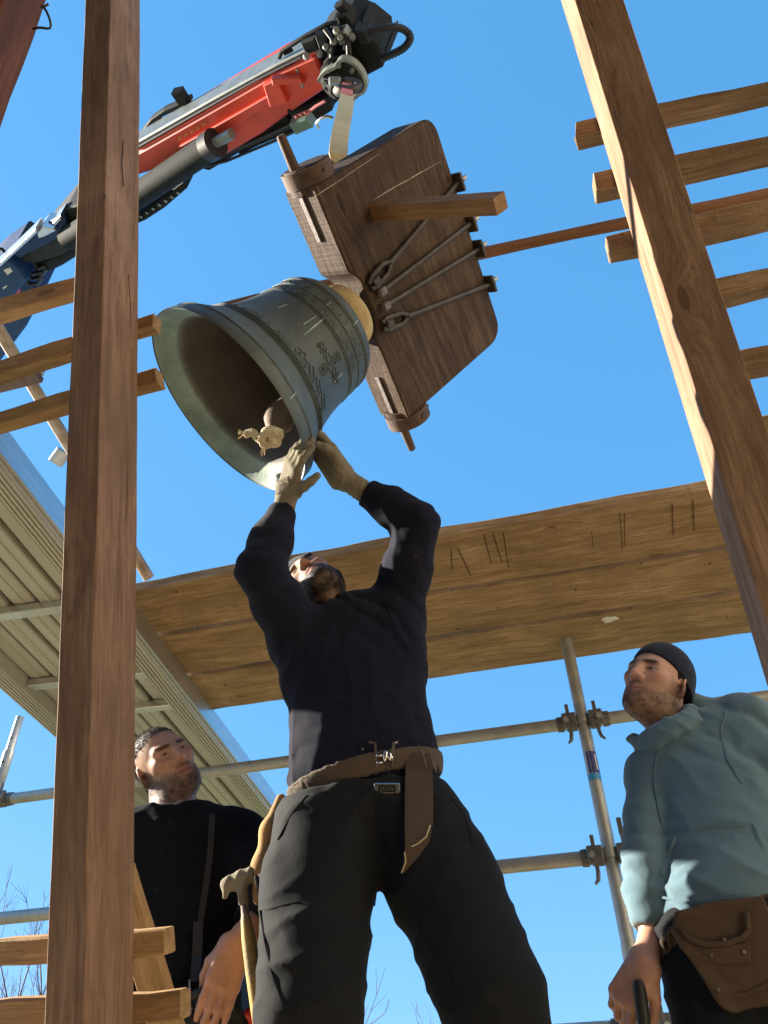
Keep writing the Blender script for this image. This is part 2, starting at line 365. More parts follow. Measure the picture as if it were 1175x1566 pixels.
# left rafter (inner right edge at x=-.90), right rafter
o = timber('roof_rafter', M['oak'], RP(-.880-.035, -.62, .08), RP(-.958, 3.1, .083), XA, .074, .158, .088, .166, .00025, .002)
tag(o, 'tall brown oak rafter standing in front of the man with the crane remote', 'rafter', 'roof rafters')
left_rafter = o
o = timber('roof_rafter', M['oak'], RP(.347+.045, -.62, .055), RP(.325+.055, 3.1, .066), XA, .088, .112, .112, .134, .0002, .0012)
tag(o, 'leaning oak rafter with one sunlit edge beside the man in the grey-blue hoodie', 'rafter', 'roof rafters')
a = JD(-66, 170, .95); b = JD(13, -40, 1.08); dd = unit(b-a)
o = timber('roof_rafter', M['oak_red'], a-dd*1.9, b+dd*.9, unit(np.cross(dd, FWD)), .075, .075)
tag(o, 'dark reddish timber crossing the top corner above the blue crane arm', 'rafter', 'roof rafters')
wp = JD(50, 16, 1.0)
mb = MB(); mb.tube([wp+RGT*(.0+.014*math.sin(k*.5))+RGT*k*.0028+UPC*(.004*k-.03+.006*math.cos(k*.9)) for k in range(12)], .0016, 6)
tag(mb.build('binding_wire', M['iron'], smooth=True), 'thin bent wire sticking out from the dark reddish timber', 'wire')
# cracks in the posts: thin dark fillets set in the face
def crack(rafter, pts, w=.0025):
    mb = MB(); mb.ribbon(pts, [w*.3]+[w*random.uniform(.6, 1.3) for _ in pts[2:]]+[w*.3], .003, NI+XA*.6)
    return mb.build('crack', M['crackdark'], rafter)
M['crackdark'] = plain('crack_shadow_wood', (.05, .025, .013), .95, 0, .2)
def crack_on_side(rafter, pix):
    pts = [JP(px, py, RP(-.90+.0025, 0, 0), XA)+XA*.0008 for px, py in pix]
    mb = MB(); n = len(pts)
    mb.ribbon(pts, [.0012]+[.0032*random.uniform(.7, 1.3) for _ in pts[2:]]+[.0012], .002, NI)
    return mb.build('crack', M['crackdark'], rafter)

for pix in ([(203, 560), (200, 620), (201, 690), (196, 760)], [(198, 930), (203, 985), (206, 1040)], [(150, 1492), (157, 1510), (163, 1535), (165, 1566)], [(196, 420), (199, 470), (198, 520)], [(188, 215), (186, 250), (189, 285)], [(200, 1150), (199, 1205), (203, 1240)]): crack_on_side(left_rafter, pix)
for px_, py_ in ((152, 822), (160, 300), (181, 640), (172, 480)):
    q_ = JP(px_, py_, RP(-.90+.003, 0, 0), XA); MB().tube([q_, q_+XA*.001], .0055, 10).build('nail_hole', M['crackdark'], left_rafter)
# brace board beside the left rafter
tag(timber('timber_brace', M['batten'], JD(276, 1640, 1.60), JD(183, 1330, 1.72), XA, .075, .03, .06, .03, .001, .002),
    'narrow tapering board wedged against the foot of the tall rafter', 'board')

def batten(pxa, pya, pxb, pyb, xa, xb, w, h, mat, label, group, n=.152):
    A_ = JP(pxa, pya, RP(0, 0, n), NI); B_ = JP(pxb, pyb, RP(0, 0, n), NI)
    u_ = (B_-A_)/((B_-A_)@XA); P0 = A_+u_*(xa-A_@XA); P1 = A_+u_*(xb-A_@XA)
    o = timber('roof_batten', mat, P0+(-NI)*h/2, P1+(-NI)*h/2, DR, w, h, None, None, .0028, .004, None, None, 0, .004)
    return tag(o, label, 'batten', group)
gl = 'battens nailed to the tall rafter'; gr = 'battens nailed to the leaning rafter'
batten(0, 468, 100, 437, -1.9, -.965, .050, .045, M['batten'], 'topmost batten behind the tall rafter, over the blue crane arm', gl, .168)
batten(0, 560, 235, 487, -1.9, -.858, .050, .045, M['batten'], 'middle upper batten whose sawn end nearly meets the bell rim', gl, .168)
batten(0, 640, 242, 570, -1.9, -.848, .048, .045, M['batten'], 'third batten down, passing over the edge of the aluminium deck', gl, .168)
batten(0, 1460, 265, 1438, -1.9, -.822, .048, .042, M['batten'], 'low batten with cut end against the black sweatshirt, above another', gl, .165)
batten(0, 1556, 290, 1537, -1.9, -.792, .048, .042, M['batten'], 'lowest batten with cut end beside the crane remote', gl, .165)
batten(880, 196, 1175, 132, .283, 1.5, .048, .046, M['batten_grey'], 'topmost weathered batten behind the leaning rafter', gr, .128)
batten(908, 278, 1175, 221, .293, 1.5, .050, .046, M['batten_grey'], 'second weathered batten down behind the leaning rafter', gr, .128)
batten(930, 372, 1175, 318, .287, 1.5, .052, .048, M['batten_grey'], 'third weathered batten down, with the round pole just above it', gr, .128)
batten(1110, 438, 1175, 424, .42, 1.5, .048, .046, M['batten_grey'], 'fourth weathered batten down, ending behind the leaning rafter', gr, .128)
batten(1150, 547, 1175, 542, .42, 1.5, .046, .046, M['batten_grey'], 'fifth weathered batten down, ending behind the leaning rafter', gr, .128)
batten(1155, 655, 1175, 651, .42, 1.5, .046, .046, M['batten_grey'], 'lowest weathered batten touching the leaning rafter', gr, .128)

# ------------------------------------------------------------------ wooden platform planks overhead (undersides seen)
ZP = 1.75
def plank(name, xa, xb, y0a, y1a, y0b, y1b, th, label):
    def yy(t): return 0
    dz = {0.046: 0.0, 0.044: -.005, 0.045: -.010}[th]; p0 = XA*xa+YA*(y0a+y1a)/2+ZA*(ZP+th/2+dz); p1 = XA*xb+YA*(y0b+y1b)/2+ZA*(ZP+th/2+dz)
    o = timber(name, M['plank'], p0, p1, YA, abs(y1a-y0a)-.022, th, abs(y1b-y0b)-.022, th, .0022, .004, 40)
    return tag(o, label, 'plank', 'planks of the upper scaffold platform')
plank('scaffold_plank', -1.62, 1.25, 2.075, 2.385, 2.105, 2.475, .046, 'plank with a pale sawn edge and saw marks underneath, over the tubes')
plank('scaffold_plank', -1.62, 1.25, 2.385, 2.715, 2.475, 2.765, .044, 'middle plank of the overhead platform, between two others')
plank('scaffold_plank', -1.62, 1.25, 2.715, 3.055, 2.765, 3.090, .045, 'back plank of the overhead platform above the hoodie man, with paint splash')
pk = [o for o in COL.objects if o.name.startswith('scaffold_plank')]
for px0, py0, px1, py1 in [(640, 845, 655, 885), (690, 840, 692, 872), (754, 815, 768, 860), (770, 815, 778, 868), (830, 808, 835, 850), (845, 800, 848, 832), (868, 800, 872, 838), (948, 785, 952, 840), (955, 785, 955, 835), (905, 812, 907, 838), (1028, 770, 1030, 820), (1060, 765, 1062, 812), (700, 838, 720, 880), (740, 818, 752, 862)]:
    p0 = JZ(px0, py0, ZP-.0005); p1 = JZ(px1, py1, ZP-.0005)
    MB().ribbon([p0, p1], [.0025, .0018], .002, np.cross(unit(p1-p0), ZA)).build('saw_mark', M['crackdark'], pk[0])
for q_, (px_, py_) in enumerate([(270, 905), (300, 960), (345, 1045), (1060, 790), (1085, 860), (1110, 940), (690, 900), (700, 960), (980, 860), (880, 900)]):
    c = JZ(px_, py_, ZP-.0004); j = 0 if c@YA < 2.41 else (1 if c@YA < 2.73 else 2); c = c+ZA*(.0, -.005, -.010)[j]
    mb = MB(); mb.tube([c, c-ZA*.0025], .0045, 8); mb.build('nail_head', M['iron'], pk[j])
mb = MB(); c = JZ(933, 947, ZP-.0112)
mb.prism([c+XA*.035*math.cos(k*.5236)*(1+.3*math.sin(k*2.1))+YA*.022*math.sin(k*.5236)*(1+.3*math.cos(k*1.7)) for k in range(12)], ZA*.0006); mb.build('paint_splash', M['white'], pk[2])

# ------------------------------------------------------------------ aluminium scaffold deck (seen from below)
ad = unit([math.sin(math.radians(9.14)), math.cos(math.radians(9.14)), 0]); ax_ = np.cross(ad, ZA)   # ax_: to the right
ZD = 1.638
dk0 = JZ(0, 648, 1.743); dk0 = dk0-ad*(dk0@ad)
def DK(x, y, z): return dk0+ax_*x+ad*y+ZA*(ZD+z-dk0[2])
deck = empty('aluminium_deck', DK(-.36, 2.6, 0)); tag(deck, 'ribbed aluminium scaffold deck seen from underneath, left of the wooden planks', 'scaffold deck')
YD0, YD1 = .75, 5.6
dmw = frame(DK(0, YD0, 0), ad, -ax_)
def dbox(name, x0, x1, y0, y1, z0, z1, mat, b=.003):
    c = DK((x0+x1)/2, (y0+y1)/2, (z0+z1)/2)
    return MB().box(c, ax_*(x1-x0)/2, ad*(y1-y0)/2, ZA*(z1-z0)/2, b).build(name, mat, deck, dmw)
for sgn, x in ((1, 0), (-1, -.72)):
    mb = MB(); w = .085
    xa, xb = (x-w, x) if sgn > 0 else (x, x+w)
    mb.box(DK((xa+xb)/2, (YD0+YD1)/2, .045), ax_*w/2, ad*(YD1-YD0)/2, ZA*.045, .004)
    for k in range(5):
        q = xa+.010+k*(w-.02)/4
        mb.box(DK(q, (YD0+YD1)/2, -.003), ax_*.004, ad*(YD1-YD0)/2, ZA*.003)
    mb.build('side_beam', M['alu'], deck, dmw)
dbox('side_rail', -.001, .012, YD0, YD1, .012, .105, M['alu_bright'])
dbox('side_rail', -.732, -.719, YD0, YD1, .012, .105, M['alu_bright'])
for k in range(5):                                              # pressed pans of the deck sheet
    x0 = -.634+k*.1098
    dbox('deck_rib', x0+.004, x0+.096, YD0, YD1, .062-.006*(k % 2), .084, M['alu'], .006)
    dbox('deck_bead', x0+.040, x0+.056, YD0, YD1, .0585-.006*(k % 2), .0625-.006*(k % 2), M['alu'], .0015)
dbox('deck_sheet', -.634, -.087, YD0, YD1, .0845, .092, M['alu'])
for y in (1.1, 2.13, 2.65, 2.94, 3.7, 4.4, 5.2):
    dbox('cross_member', -.634, -.087, y, y+.045, .022, .0575, M['alu_bright'])

# ------------------------------------------------------------------ scaffold tubes
PP = J(893, 1110, 2.8); YPL = PP@YA; XPL = PP@XA
def SP(x, z, y=0): return XA*x+YA*(YPL+y)+ZA*z
RT = .0242
def tubeobj(name, p0, p1, parent, mat=None, r=RT, n=20, pins=()):
    p0, p1 = V3(p0), V3(p1); mb = MB(); mb.tube([p0, p0+(p1-p0)*.33, p0+(p1-p0)*.66, p1], r, n)
    o = mb.build(name, mat or M['galv'], parent, frame(p0, p1-p0, YA), True, 40); return o
def wedge_head(parent, c, d):
    """coupler where a ledger meets the upright: d = direction away from the upright (+-XA)"""
    d = V3(d); mb = MB(); f = -YA
    mb.box(c+d*.045+f*.004, d*.022, YA*.030, ZA*.026, .006)
    mb.box(c+d*.062+f*.03, d*.016, YA*.008, ZA*.03, .004)
    mb.box(c+d*.036+f*.034-ZA*.006, d*.012, YA*.006, ZA*.034, .003)
    mb.tube([c+d*.075, c+d*.10], [.030, .0285], 16)
    o = mb.build('coupler', M['galv_dark'], parent)
    m2 = MB(); m2.box(c+d*.052+f*.036+ZA*.002, d*.007, YA*.0035, ZA*.062, .002)
    m2.tube([c+d*.052+f*.036-ZA*.06, c+d*.056+f*.04-ZA*.085, c+d*.068+f*.042-ZA*.098], [.008, .007, .004], 8)
    m2.build('wedge', M['galv_dark'], o)
    m3 = MB(); m3.tube([c+d*.062+f*.038-ZA*.004, c+d*.062+f*.052-ZA*.004], .011, 6); m3.build('nut', M['galv'], o)
scf = empty('guard_railing', SP(XPL, -.60)); tag(scf, 'grey galvanised scaffold guard rails and upright between the two standing men', 'scaffold')
std = tubeobj('upright', SP(XPL, -.60), SP(XPL, 1.95), scf)
tubeobj('sleeve', SP(XPL, .30), SP(XPL, .59), scf, M['galv'], RT+.0025)
for z in (1.365, .865, .365):
    tubeobj('guard_rail', SP(-2.52, z), SP(XPL-.06, z), scf); tubeobj('guard_rail', SP(XPL+.06, z), SP(XPL+2.0, z), scf)
    wedge_head(scf, SP(XPL, z), -XA); wedge_head(scf, SP(XPL, z), XA)
    mb = MB(); mb.tube([SP(XPL, z-.012), SP(XPL, z+.022)], RT+.006, 20); mb.build('collar', M['galv'], scf, None, True, 40)
mb = MB(); mb.box(SP(XPL+.052, .95, -.03), XA*.009, YA*.003, ZA*.03, .003); mb.build('tag_plate', M['galv_dark'], scf)
def band(z0, z1, t0, t1, mat, name):
    v = []; n = 10
    for z in (z0, z1):
        for k in range(n+1): t = t0+(t1-t0)*k/n; v.append(SP(XPL, z)+XA*math.sin(t)*(RT+.0006)-YA*math.cos(t)*(RT+.0006))
    f = [(k, k+1, n+2+k, n+1+k) for k in range(n)]
    mb = MB(); mb.add(v, f); return mb.build(name, mat, std, None, True)
band(1.152, 1.235, -.05, 1.3, M['sticker'], 'sticker'); band(1.152, 1.235, -.62, -.28, M['sticker'], 'sticker')
band(1.125, 1.150, -1.3, 1.3, M['sticker_light'], 'sticker')
mb = MB(); mb.box(SP(XPL, 1.193)+XA*(RT*.72)-YA*(RT*.74+.0015), (XA+YA*.9)*.0022, (XA*.9-YA)*.0004, ZA*.03)
mb.build('sticker_mark', M['white'], std)
for z in (.505, .40):
    mb = MB(); q = SP(XPL, z)-YA*(RT+.0028)+XA*.004; mb.tube([q, q-YA*.0008], .006, 12); mb.build('pin_hole', M['black'], std)
# left upright with spigot and the couplers there
q = JP(30, 1100, SP(0, 0), YA); XL = q@XA
std2 = tubeobj('upright', SP(XL, -.60), SP(XL, 1.60), scf); tubeobj('spigot', SP(XL, 1.58), SP(XL, 1.775), scf, M['galv'], .019)
for z in (1.365, .865, .365):
    wedge_head(scf, SP(XL, z), XA); wedge_head(scf, SP(XL, z), -XA); tubeobj('guard_rail', SP(XL-1.2, z), SP(XL-.06, z), scf)
for z in (1.66, 1.54, 1.48):
    mb = MB(); qq = SP(XL, z)-YA*(.0195 if z > 1.6 else RT+.0005)+XA*.004; mb.tube([qq, qq-YA*.001], .006, 12); mb.build('pin_hole', M['black'], std2)
# rusty rail tube above the aluminium deck, with its bracket
p0 = JD(8, 520, 2.75); p1 = JD(228, 884, 3.05); dd = unit(p1-p0)
o = MB().tube([p0-dd*.9, p0, p1], .0225, 18).build('rusty_tube', M['rusttube'] if 'rusttube' in M else metal('rust_stained_tube', (.42, .36, .28), (.22, .15, .09), 14, .6, .4, .3, spots=(.3, .19, .1)), None, frame(p0, dd, ZA), True, 40)
tag(o, 'rust stained scaffold tube slanting behind the tall rafter down to a cut end', 'tube')
c = JD(20, 582, 2.66); br = empty('tube_bracket', c); tag(br, 'small brown steel bracket clamped on the rust stained tube', 'bracket')
mb = MB(); mb.box(c, XA*.10, YA*.03, ZA*.012, .003); mb.build('plate', M['rust'], br)
mb = MB(); mb.box(c+XA*.085+ZA*.03, XA*.02, YA*.02, ZA*.018, .004); mb.build('clamp', M['galv'], br); mb = MB(); mb.box(c-XA*.02+ZA*.062, XA*.012, YA*.012, ZA*.05, .004); mb.build('clamp_post', M['galv'], br)
mb = MB(); mb.tube([JD(85, 708, 3.0), JD(98, 690, 3.0)], .03, 16); o = mb.build('tube_clip', M['galv'], None, None, True, 40); tag(o, 'pale round tube end clip beside the tall rafter above the deck edge', 'tube clip')

# ------------------------------------------------------------------ standing level below the picture, wall, ground
ZF = -.60
for k in range(7):
    y0 = 1.62+k*.232
    o = timber('deck_board', M['deckplank'], XA*-2.9+YA*(y0+.11)+ZA*(ZF-.024), XA*3.0+YA*(y0+.11)+ZA*(ZF-.024), YA, .222, .045, None, None, .001, .003, 12)
    tag(o, 'long pale board of the working deck under the men\'s feet', 'deck board', 'boards of the working deck')
tr = empty('timber_trestle', XA*-.1+YA*2.0+ZA*ZF); tag(tr, 'low timber trestle carrying the man who steadies the bell', 'trestle')
ZT = -.15
for k in range(2): timber('trestle_board', M['deckplank'], XA*-.62+YA*(1.87+k*.24)+ZA*(ZT-.022), XA*.62+YA*(1.87+k*.24)+ZA*(ZT-.022), YA, .23, .042, parent=tr)
for x in (-.5, .5):
    for y in (1.82, 2.16): timber('leg', M['deckplank'], XA*x+YA*y+ZA*ZF, XA*x+YA*y+ZA*(ZT-.044), XA, .06, .06, parent=tr)
for k in range(6):  # unseen floor, added for warm bounce on the timbers
    o = timber('added_floor_board', M['head'], XA*-2.4+YA*(-1.5+k*.42)+ZA*-1.02, XA*2.4+YA*(-1.5+k*.42)+ZA*-1.02, YA, .41, .04, None, None, .001, .003, 8)
    tag(o, 'wide unseen floor board added below the rafters for warm bounce light', 'floor board', 'unseen floor boards added for bounce light')
RB = math.radians(72)
for k in range(13):  # unseen back slope, added and extended to keep sky light off the rafters
    c0 = YA*(-1.75+k*.40*math.cos(RB))+ZA*(-1.0+(k+.5)*.40*math.sin(RB))
    o = timber('added_roof_board', M['head'], XA*-2.4+c0, XA*2.4+c0, YA*math.cos(RB)+ZA*math.sin(RB), .39, .025, None, None, .001, .003, 8)
    tag(o, 'wide board of an unseen back roof slope, added to block sky light', 'roof board', 'unseen boards added to block sky light')
mb = MB(); mb.box(XA*0+YA*1.30+ZA*-3.4, XA*3.2, YA*.24, ZA*2.85); tag(mb.build('tower_wall', M['stone']), 'pale stone head of the tower wall under the rafters', 'wall')
mb = MB(); mb.box(XA*4.4+YA*-1.9+ZA*-.3, XA*.3, YA*3.9, ZA*6.0); tag(mb.build('added_bounce_wall', M['stone']), 'pale stone wall added out of view to bounce warm sunlight', 'wall')  # unseen wall, added to throw warm sunlight onto right-hand faces
def groundmat():
    t = NT('grass_ground'); v = t.coord(rand=False); n1 = t.noise(v, .12, 8, .7); n2 = t.noise(v, 3, 6, .7)
    col = t.mix(n2, t.ramp(n1, [(.35, (.07, .09, .03)), (.65, (.16, .15, .075))]), (.10, .10, .05)); return t.fin(col, .95, 0, t.bump(n2, .6, .05))
ZG = -6.3
mb = MB(); S = 900; mb.add([(-S, -S, ZG), (S, -S, ZG), (S, S, ZG), (-S, S, ZG)], [(0, 1, 2, 3)])
tag(mb.build('ground', groundmat(), None, Matrix()), kind='structure')
for x in (-2.6, XL, XPL, 2.7):
    mb = MB(); mb.tube([SP(x, ZG+.002), SP(x, ZF-.049)], RT, 12); mb.tube([SP(x, ZG+.002, -1.15), SP(x, ZF-.049, -1.15)], RT, 12)
    tag(mb.build('scaffold_prop', M['galv'], None, None, True, 40), 'pair of scaffold legs carrying the working deck', 'scaffold leg', 'legs of the working deck')

# ------------------------------------------------------------------ bell and headstock
BC = V3([-0.4878292, 1.5783036, 1.8672973]); BA = unit([-0.6520037, 0.0413302, -0.7570885])      # mouth centre, axis crown->mouth
BG = unit([0.3418748, 0.9072756, -0.2448931]); BN = np.cross(BA, BG); BU = -BA
BH = BC-BA*.61433
def HS(g, n, a): return BH+BG*g+BN*n+BU*a
bell = empty('church_bell', BC); tag(bell, 'green-black bronze church bell hung under a thick oak headstock, tilted in mid air', 'bell')
BR = .3372
prof = [(0.004, BR-.004), (.0, BR-.001), (.006, BR), (.03, BR-.006), (.045, .3265), (.050, .3285), (.055, .3225), (.080, .306), (.105, .289), (.128, .2745),
        (.132, .2775), (.137, .2725), (.141, .2755), (.146, .270), (.150, .2725), (.155, .2655), (.175, .256), (.20, .2465), (.225, .2395), (.26, .2315), (.30, .2245), (.335, .2200),
        (.340, .2228), (.345, .2190), (.349, .2215), (.354, .2178), (.385, .2155), (.388, .2182), (.393, .2150), (.424, .2125), (.427, .2152), (.432, .2117), (.437, .2138), (.443, .2090), (.458, .2035),
        (.473, .193), (.486, .172), (.494, .145), (.497, .10), (.498, .02)]
mb = MB(); mb.lathe(BC, BU, prof, 128, BN, False)
# densify axial curvature is enough; close the crown
mb.build('waist', M['bronze'], bell, frame(BC, BN, np.cross(BU, BN)), True, 28)
inn = [(.004, BR-.004), (.010, BR-.010), (.030, .312), (.052, .287), (.060, .277), (.075, .266), (.11, .25), (.16, .227), (.22, .208), (.30, .19), (.38, .18), (.44, .165), (.47, .13), (.478, .02)]
mb = MB(); mb.lathe(BC, BU, [(t, r) for t, r in inn][::-1], 96, BN, False)
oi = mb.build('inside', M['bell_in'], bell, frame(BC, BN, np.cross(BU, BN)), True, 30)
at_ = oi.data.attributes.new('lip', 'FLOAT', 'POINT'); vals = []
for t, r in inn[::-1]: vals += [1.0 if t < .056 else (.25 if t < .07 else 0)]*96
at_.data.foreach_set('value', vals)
_pt = np.array([p[0] for p in prof]); _pr = np.array([p[1] for p in prof])
_m = np.argsort(_pt[2:])+2
def bell_r(t): return float(np.interp(t, _pt[_m], _pr[_m]))
def bell_pt(th, t, h=0.0):
    e = BN*math.cos(th)+np.cross(BU, BN)*math.sin(th); return BC+BU*t+e*(bell_r(t)+h)
def proj(P): z = P@FWD; return np.array([PW/2+FPX*(P@RGT)/z, PH/2-FPX*(P@UPC)/z])
def bell_find(px, py):
    th, t = np.meshgrid(np.linspace(-math.pi, math.pi, 361), np.linspace(.01, .46, 181), indexing='ij')
    e = BN*np.cos(th)[..., None]+np.cross(BU, BN)*np.sin(th)[..., None]
    p = BC+BU*t[..., None]+e*np.interp(t, _pt[_m], _pr[_m])[..., None]; z = p@FWD
    d = (PW/2+FPX*(p@RGT)/z-px)**2+(PH/2-FPX*(p@UPC)/z-py)**2+1e6*((e*p).sum(-1) > -.02)
    i = np.unravel_index(np.argmin(d), d.shape); return th[i], t[i]
def text_on_bell(txt, th0, t0, hgt, name, flip=1):
    cu = bpy.data.curves.new('txt', 'FONT'); cu.body = txt; cu.size = 1.0; cu.extrude = .05; cu.resolution_u = 2
    to = bpy.data.objects.new('txt', cu); COL.objects.link(to)
    dg = bpy.context.evaluated_depsgraph_get(); me = bpy.data.meshes.new_from_object(to.evaluated_get(dg))
    bpy.data.objects.remove(to)
    v = []
    for p in me.vertices:
        t = t0+p.co.y*hgt; th = th0+flip*p.co.x*hgt*1.15/bell_r(t0); v.append(bell_pt(th, t, .0016 if p.co.z > 0 else -.001))
    mb = MB(); mb.add(v, [tuple(q.vertices) for q in me.polygons]); bpy.data.meshes.remove(me)
    return mb.build(name, M['bronze'], bell, frame(BC, BN, np.cross(BU, BN)))
th_c, t_c = bell_find(505, 555)
th_a, _ = bell_find(470, 430); th_b, _ = bell_find(555, 560)
sgn = 1 if th_b > th_a else -1
text_on_bell('MEC  E  LA  V  B  L A B  MEC  E LI', th_c-sgn*1.75, .397, .028, 'inscription', sgn)
text_on_bell('A VNI  V  IN  N  MVNI  VINI  IVNI', th_c-sgn*1.75, .358, .028, 'inscription', sgn)
text_on_bell('NA  V TOR  N  ANO  EVX  VT', th_c-sgn*1.5, .160, .026, 'inscription', sgn)
# floral cross in relief
def curve_relief(pts, r): mb_c.tube([bell_pt(th_c+sgn*x/.23, t_c+y, .0012) for x, y in pts], r, 6)
mb_c = MB()
for ang in (0, 1.5708, 3.1416, 4.7124):
    ca, sa = math.cos(ang), math.sin(ang); L = .075 if abs(sa) < .5 else .055
    stem = [(ca*s_*L+.006*math.sin(s_*9)*-sa, sa*s_*L+.006*math.sin(s_*9)*ca) for s_ in np.linspace(0, 1, 10)]; curve_relief(stem, .0020)
    for s0 in (.35, .6, .85):
        for sd in (-1, 1):
            cx, cy = ca*s0*L-sa*sd*.008, sa*s0*L+ca*sd*.008
            curve_relief([(cx+.0065*math.cos(k), cy+.0065*math.sin(k)) for k in np.linspace(0, 5.2, 9)], .0015)
mb_c.build('cross_relief', M['bronze'], bell, frame(BC, BN, np.cross(BU, BN)), True)['kind'] = 'stuff'
mb_c = MB()
for k in range(13):
    x = -.09+.015*k; curve_relief([(x+.012*math.cos(q)*(1-.1*q), -t_c+.178+.006*math.sin(k*2)+.012*math.sin(q)) for q in np.linspace(0, 5, 9)], .0016)
mb_c.build('garland_relief', M['bronze'], bell, frame(BC, BN, np.cross(BU, BN)), True)['kind'] = 'stuff'
for x0, y0, x1, y1, w in [(465, 512, 497, 485, .007), (464, 497, 484, 484, .004), (510, 588, 525, 570, .005), (424, 472, 440, 465, .003), (541, 497, 551, 488, .008), (405, 505, 412, 520, .006), (445, 610, 452, 600, .008), (498, 470, 506, 462, .003)]:
    t0_, s0_ = bell_find(x0, y0); t1_, s1_ = bell_find(x1, y1)
    pts = [bell_pt(t0_+(t1_-t0_)*k/6, s0_+(s1_-s0_)*k/6+random.uniform(-.001, .001), .0006) for k in range(7)]
    MB().ribbon(pts, [.0006]+[w*random.uniform(.35, .8) for _ in range(5)]+[.0006], .0008, BG).build('scratch', M['scratch'], bell)
# wooden stub block between bell and headstock
mb = MB(); mb.lathe(BC, BU, [(.485, .10), (.50, .118), (.52, .1235), (.56, .121), (.585, .113), (.597, .098), (.60, .05)], 40, BN); mb.build('packing_block', M['stub'], bell, frame(BC, BG, BN), True, 50)
# headstock: oak plate with rounded upper corners
def arc(cx, cy, r, a0, a1, n): return [(cx+r*math.cos(a0+(a1-a0)*k/n), cy+r*math.sin(a0+(a1-a0)*k/n)) for k in range(n+1)]
out = [(-.436, -.018), (-.155, -.018)]+[(-.14+.01*k, -.018+.035*math.sin(min(1, (k+.4)/5)*1.57)) for k in range(0, 6)]+[(.09-.01*(5-k)+.0, -.018+.035*math.sin(min(1, (5-k+.4)/5)*1.57)) for k in range(0, 6)]+[(.105, -.018), (.432, -.018)]
out += [(.436, .10)]+arc(.436-.075, .602-.075, .075, 0, 1.5708, 7)+arc(-.436+.06, .602-.06, .06, 1.5708, 3.1416, 6)+[(-.436, .10)]
TH = .079
mb = MB(); mb.prism([HS(g, -TH, a) for g, a in out], BN*2*TH, .006)
hmw = frame(BH, BG, BU); hs = mb.build('headstock', M['head'], bell, hmw)
for gs in (-1, 1):
    mb = MB(); mb.lathe(HS(gs*.415, 0, .043), BG*gs, [(0, .078), (.07, .078), (.078, .072), (.078, .01)], 32, BN); mb.build('axle_end', M['head'], bell, hmw, True, 40)
    mb = MB(); mb.lathe(HS(gs*.437, 0, .043), BG*gs, [(0, .079), (0, .0855), (.052, .0855), (.052, .079)], 32, BN, False); mb.build('iron_band', M['rust'], bell, None, True, 40)
    mb = MB(); mb.tube([HS(gs*.47, 0, 0), HS(gs*.53, 0, 0), HS(gs*.595, 0, 0), HS(gs*.60, 0, 0)], [.0175, .0165, .015, .012], 14); mb.build('gudgeon_pin', M['rust'], bell, None, True, 50)
    mb = MB(); mb.box(HS(gs*.345, .0, -.021), BG*.085, BN*.011, BU*.004, .002); mb.build('iron_bar', M['iron_grey'], bell)
    for k in range(3):
        t = -.9+k*.9; q = HS(gs*.463, 0, .043)+(BN*math.cos(t)+BA*math.sin(t))*.0855
        mb = MB(); mb.tube([q, q+(BN*math.cos(t)+BA*math.sin(t))*.004], .006, 8); mb.build('nail', M['iron'], bell)
pb = HS(-.265, TH-.02, .195); tipc = JP(766, 311, HS(0, .60, 0), BN)
pdir = tipc-pb
o = timber('lever_peg', M['peg'], pb, pb+pdir, BU, .062, .056, .056, .05, .0008, .003, 8, bell)
for g0, a0, g1, a1 in ((-.075, .062, -.19, .60), (-.030, .072, -.036, .60), (.020, .064, .066, .60), (.080, .048, .212, .60)):
    n0 = TH+.012; p0 = HS(g0, n0, a0); p1 = HS(g1, n0, a1); d = unit(p1-p0); sd = np.cross(d, BN)
    fk = g0 in (-.075, .080)
    mb = MB(); nn = 8
    pts = [p0+(p1-p0)*(.0 if not fk else .17)*1.0+(p1-p0)*(1-(.17 if fk else 0))*k/nn for k in range(nn+1)]
    mb.tube(pts, [.0095 if k else .012 for k in range(nn+1)], 8); st = mb.build('strap_rod', M['iron'], bell, None, True, 60)
    if fk:
        for s_ in (-1, 1): m2 = MB(); m2.tube([p0+(p1-p0)*.19, p0+(p1-p0)*.12+sd*s_*.019, p0+sd*s_*.021, p0-d*.03+sd*s_*.010], [.009, .0095, .011, .010], 8); m2.build('fork_prong', M['iron'], st, None, True, 60)
    m3 = MB(); m3.box(p0+BN*.004, sd*.014, d*.017, BN*.012, .004); m3.build('strap_head', M['iron'] if fk else M['iron_grey'], st)
    m4 = MB(); q = HS(g1, n0-.002, .602); m4.box(q+BU*.004-BN*.015, BG*.034, BN*.042, BU*.006, .002); m4.build('top_plate', M['iron'], st)
    m5 = MB(); m5.tube([q+BU*.010, q+BU*.024], .017, 6); m5.build('nut', M['iron'], st)
    m6 = MB(); m6.tube([q+BU*.024, q+BU*.052], .009, 10); m6.build('bolt_end', M['galv'], st, None, True, 50)
for pa, pb_ in [((571, 306), (673, 247)), ((478, 302), (580, 236)), ((596, 318), (668, 300))]:
    a_ = JP(*pa, HS(0, TH, 0), BN)+BN*.0006; b_ = JP(*pb_, HS(0, TH, 0), BN)+BN*.0006
    MB().ribbon([a_+(b_-a_)*k/6+BG*random.uniform(-.002, .002) for k in range(7)], [.0008]+[.0035*random.uniform(.4, 1.1) for _ in range(5)]+[.0008], .0006, np.cross(unit(b_-a_), BN)).build('chalk_line', M['chalk'], hs, hmw)
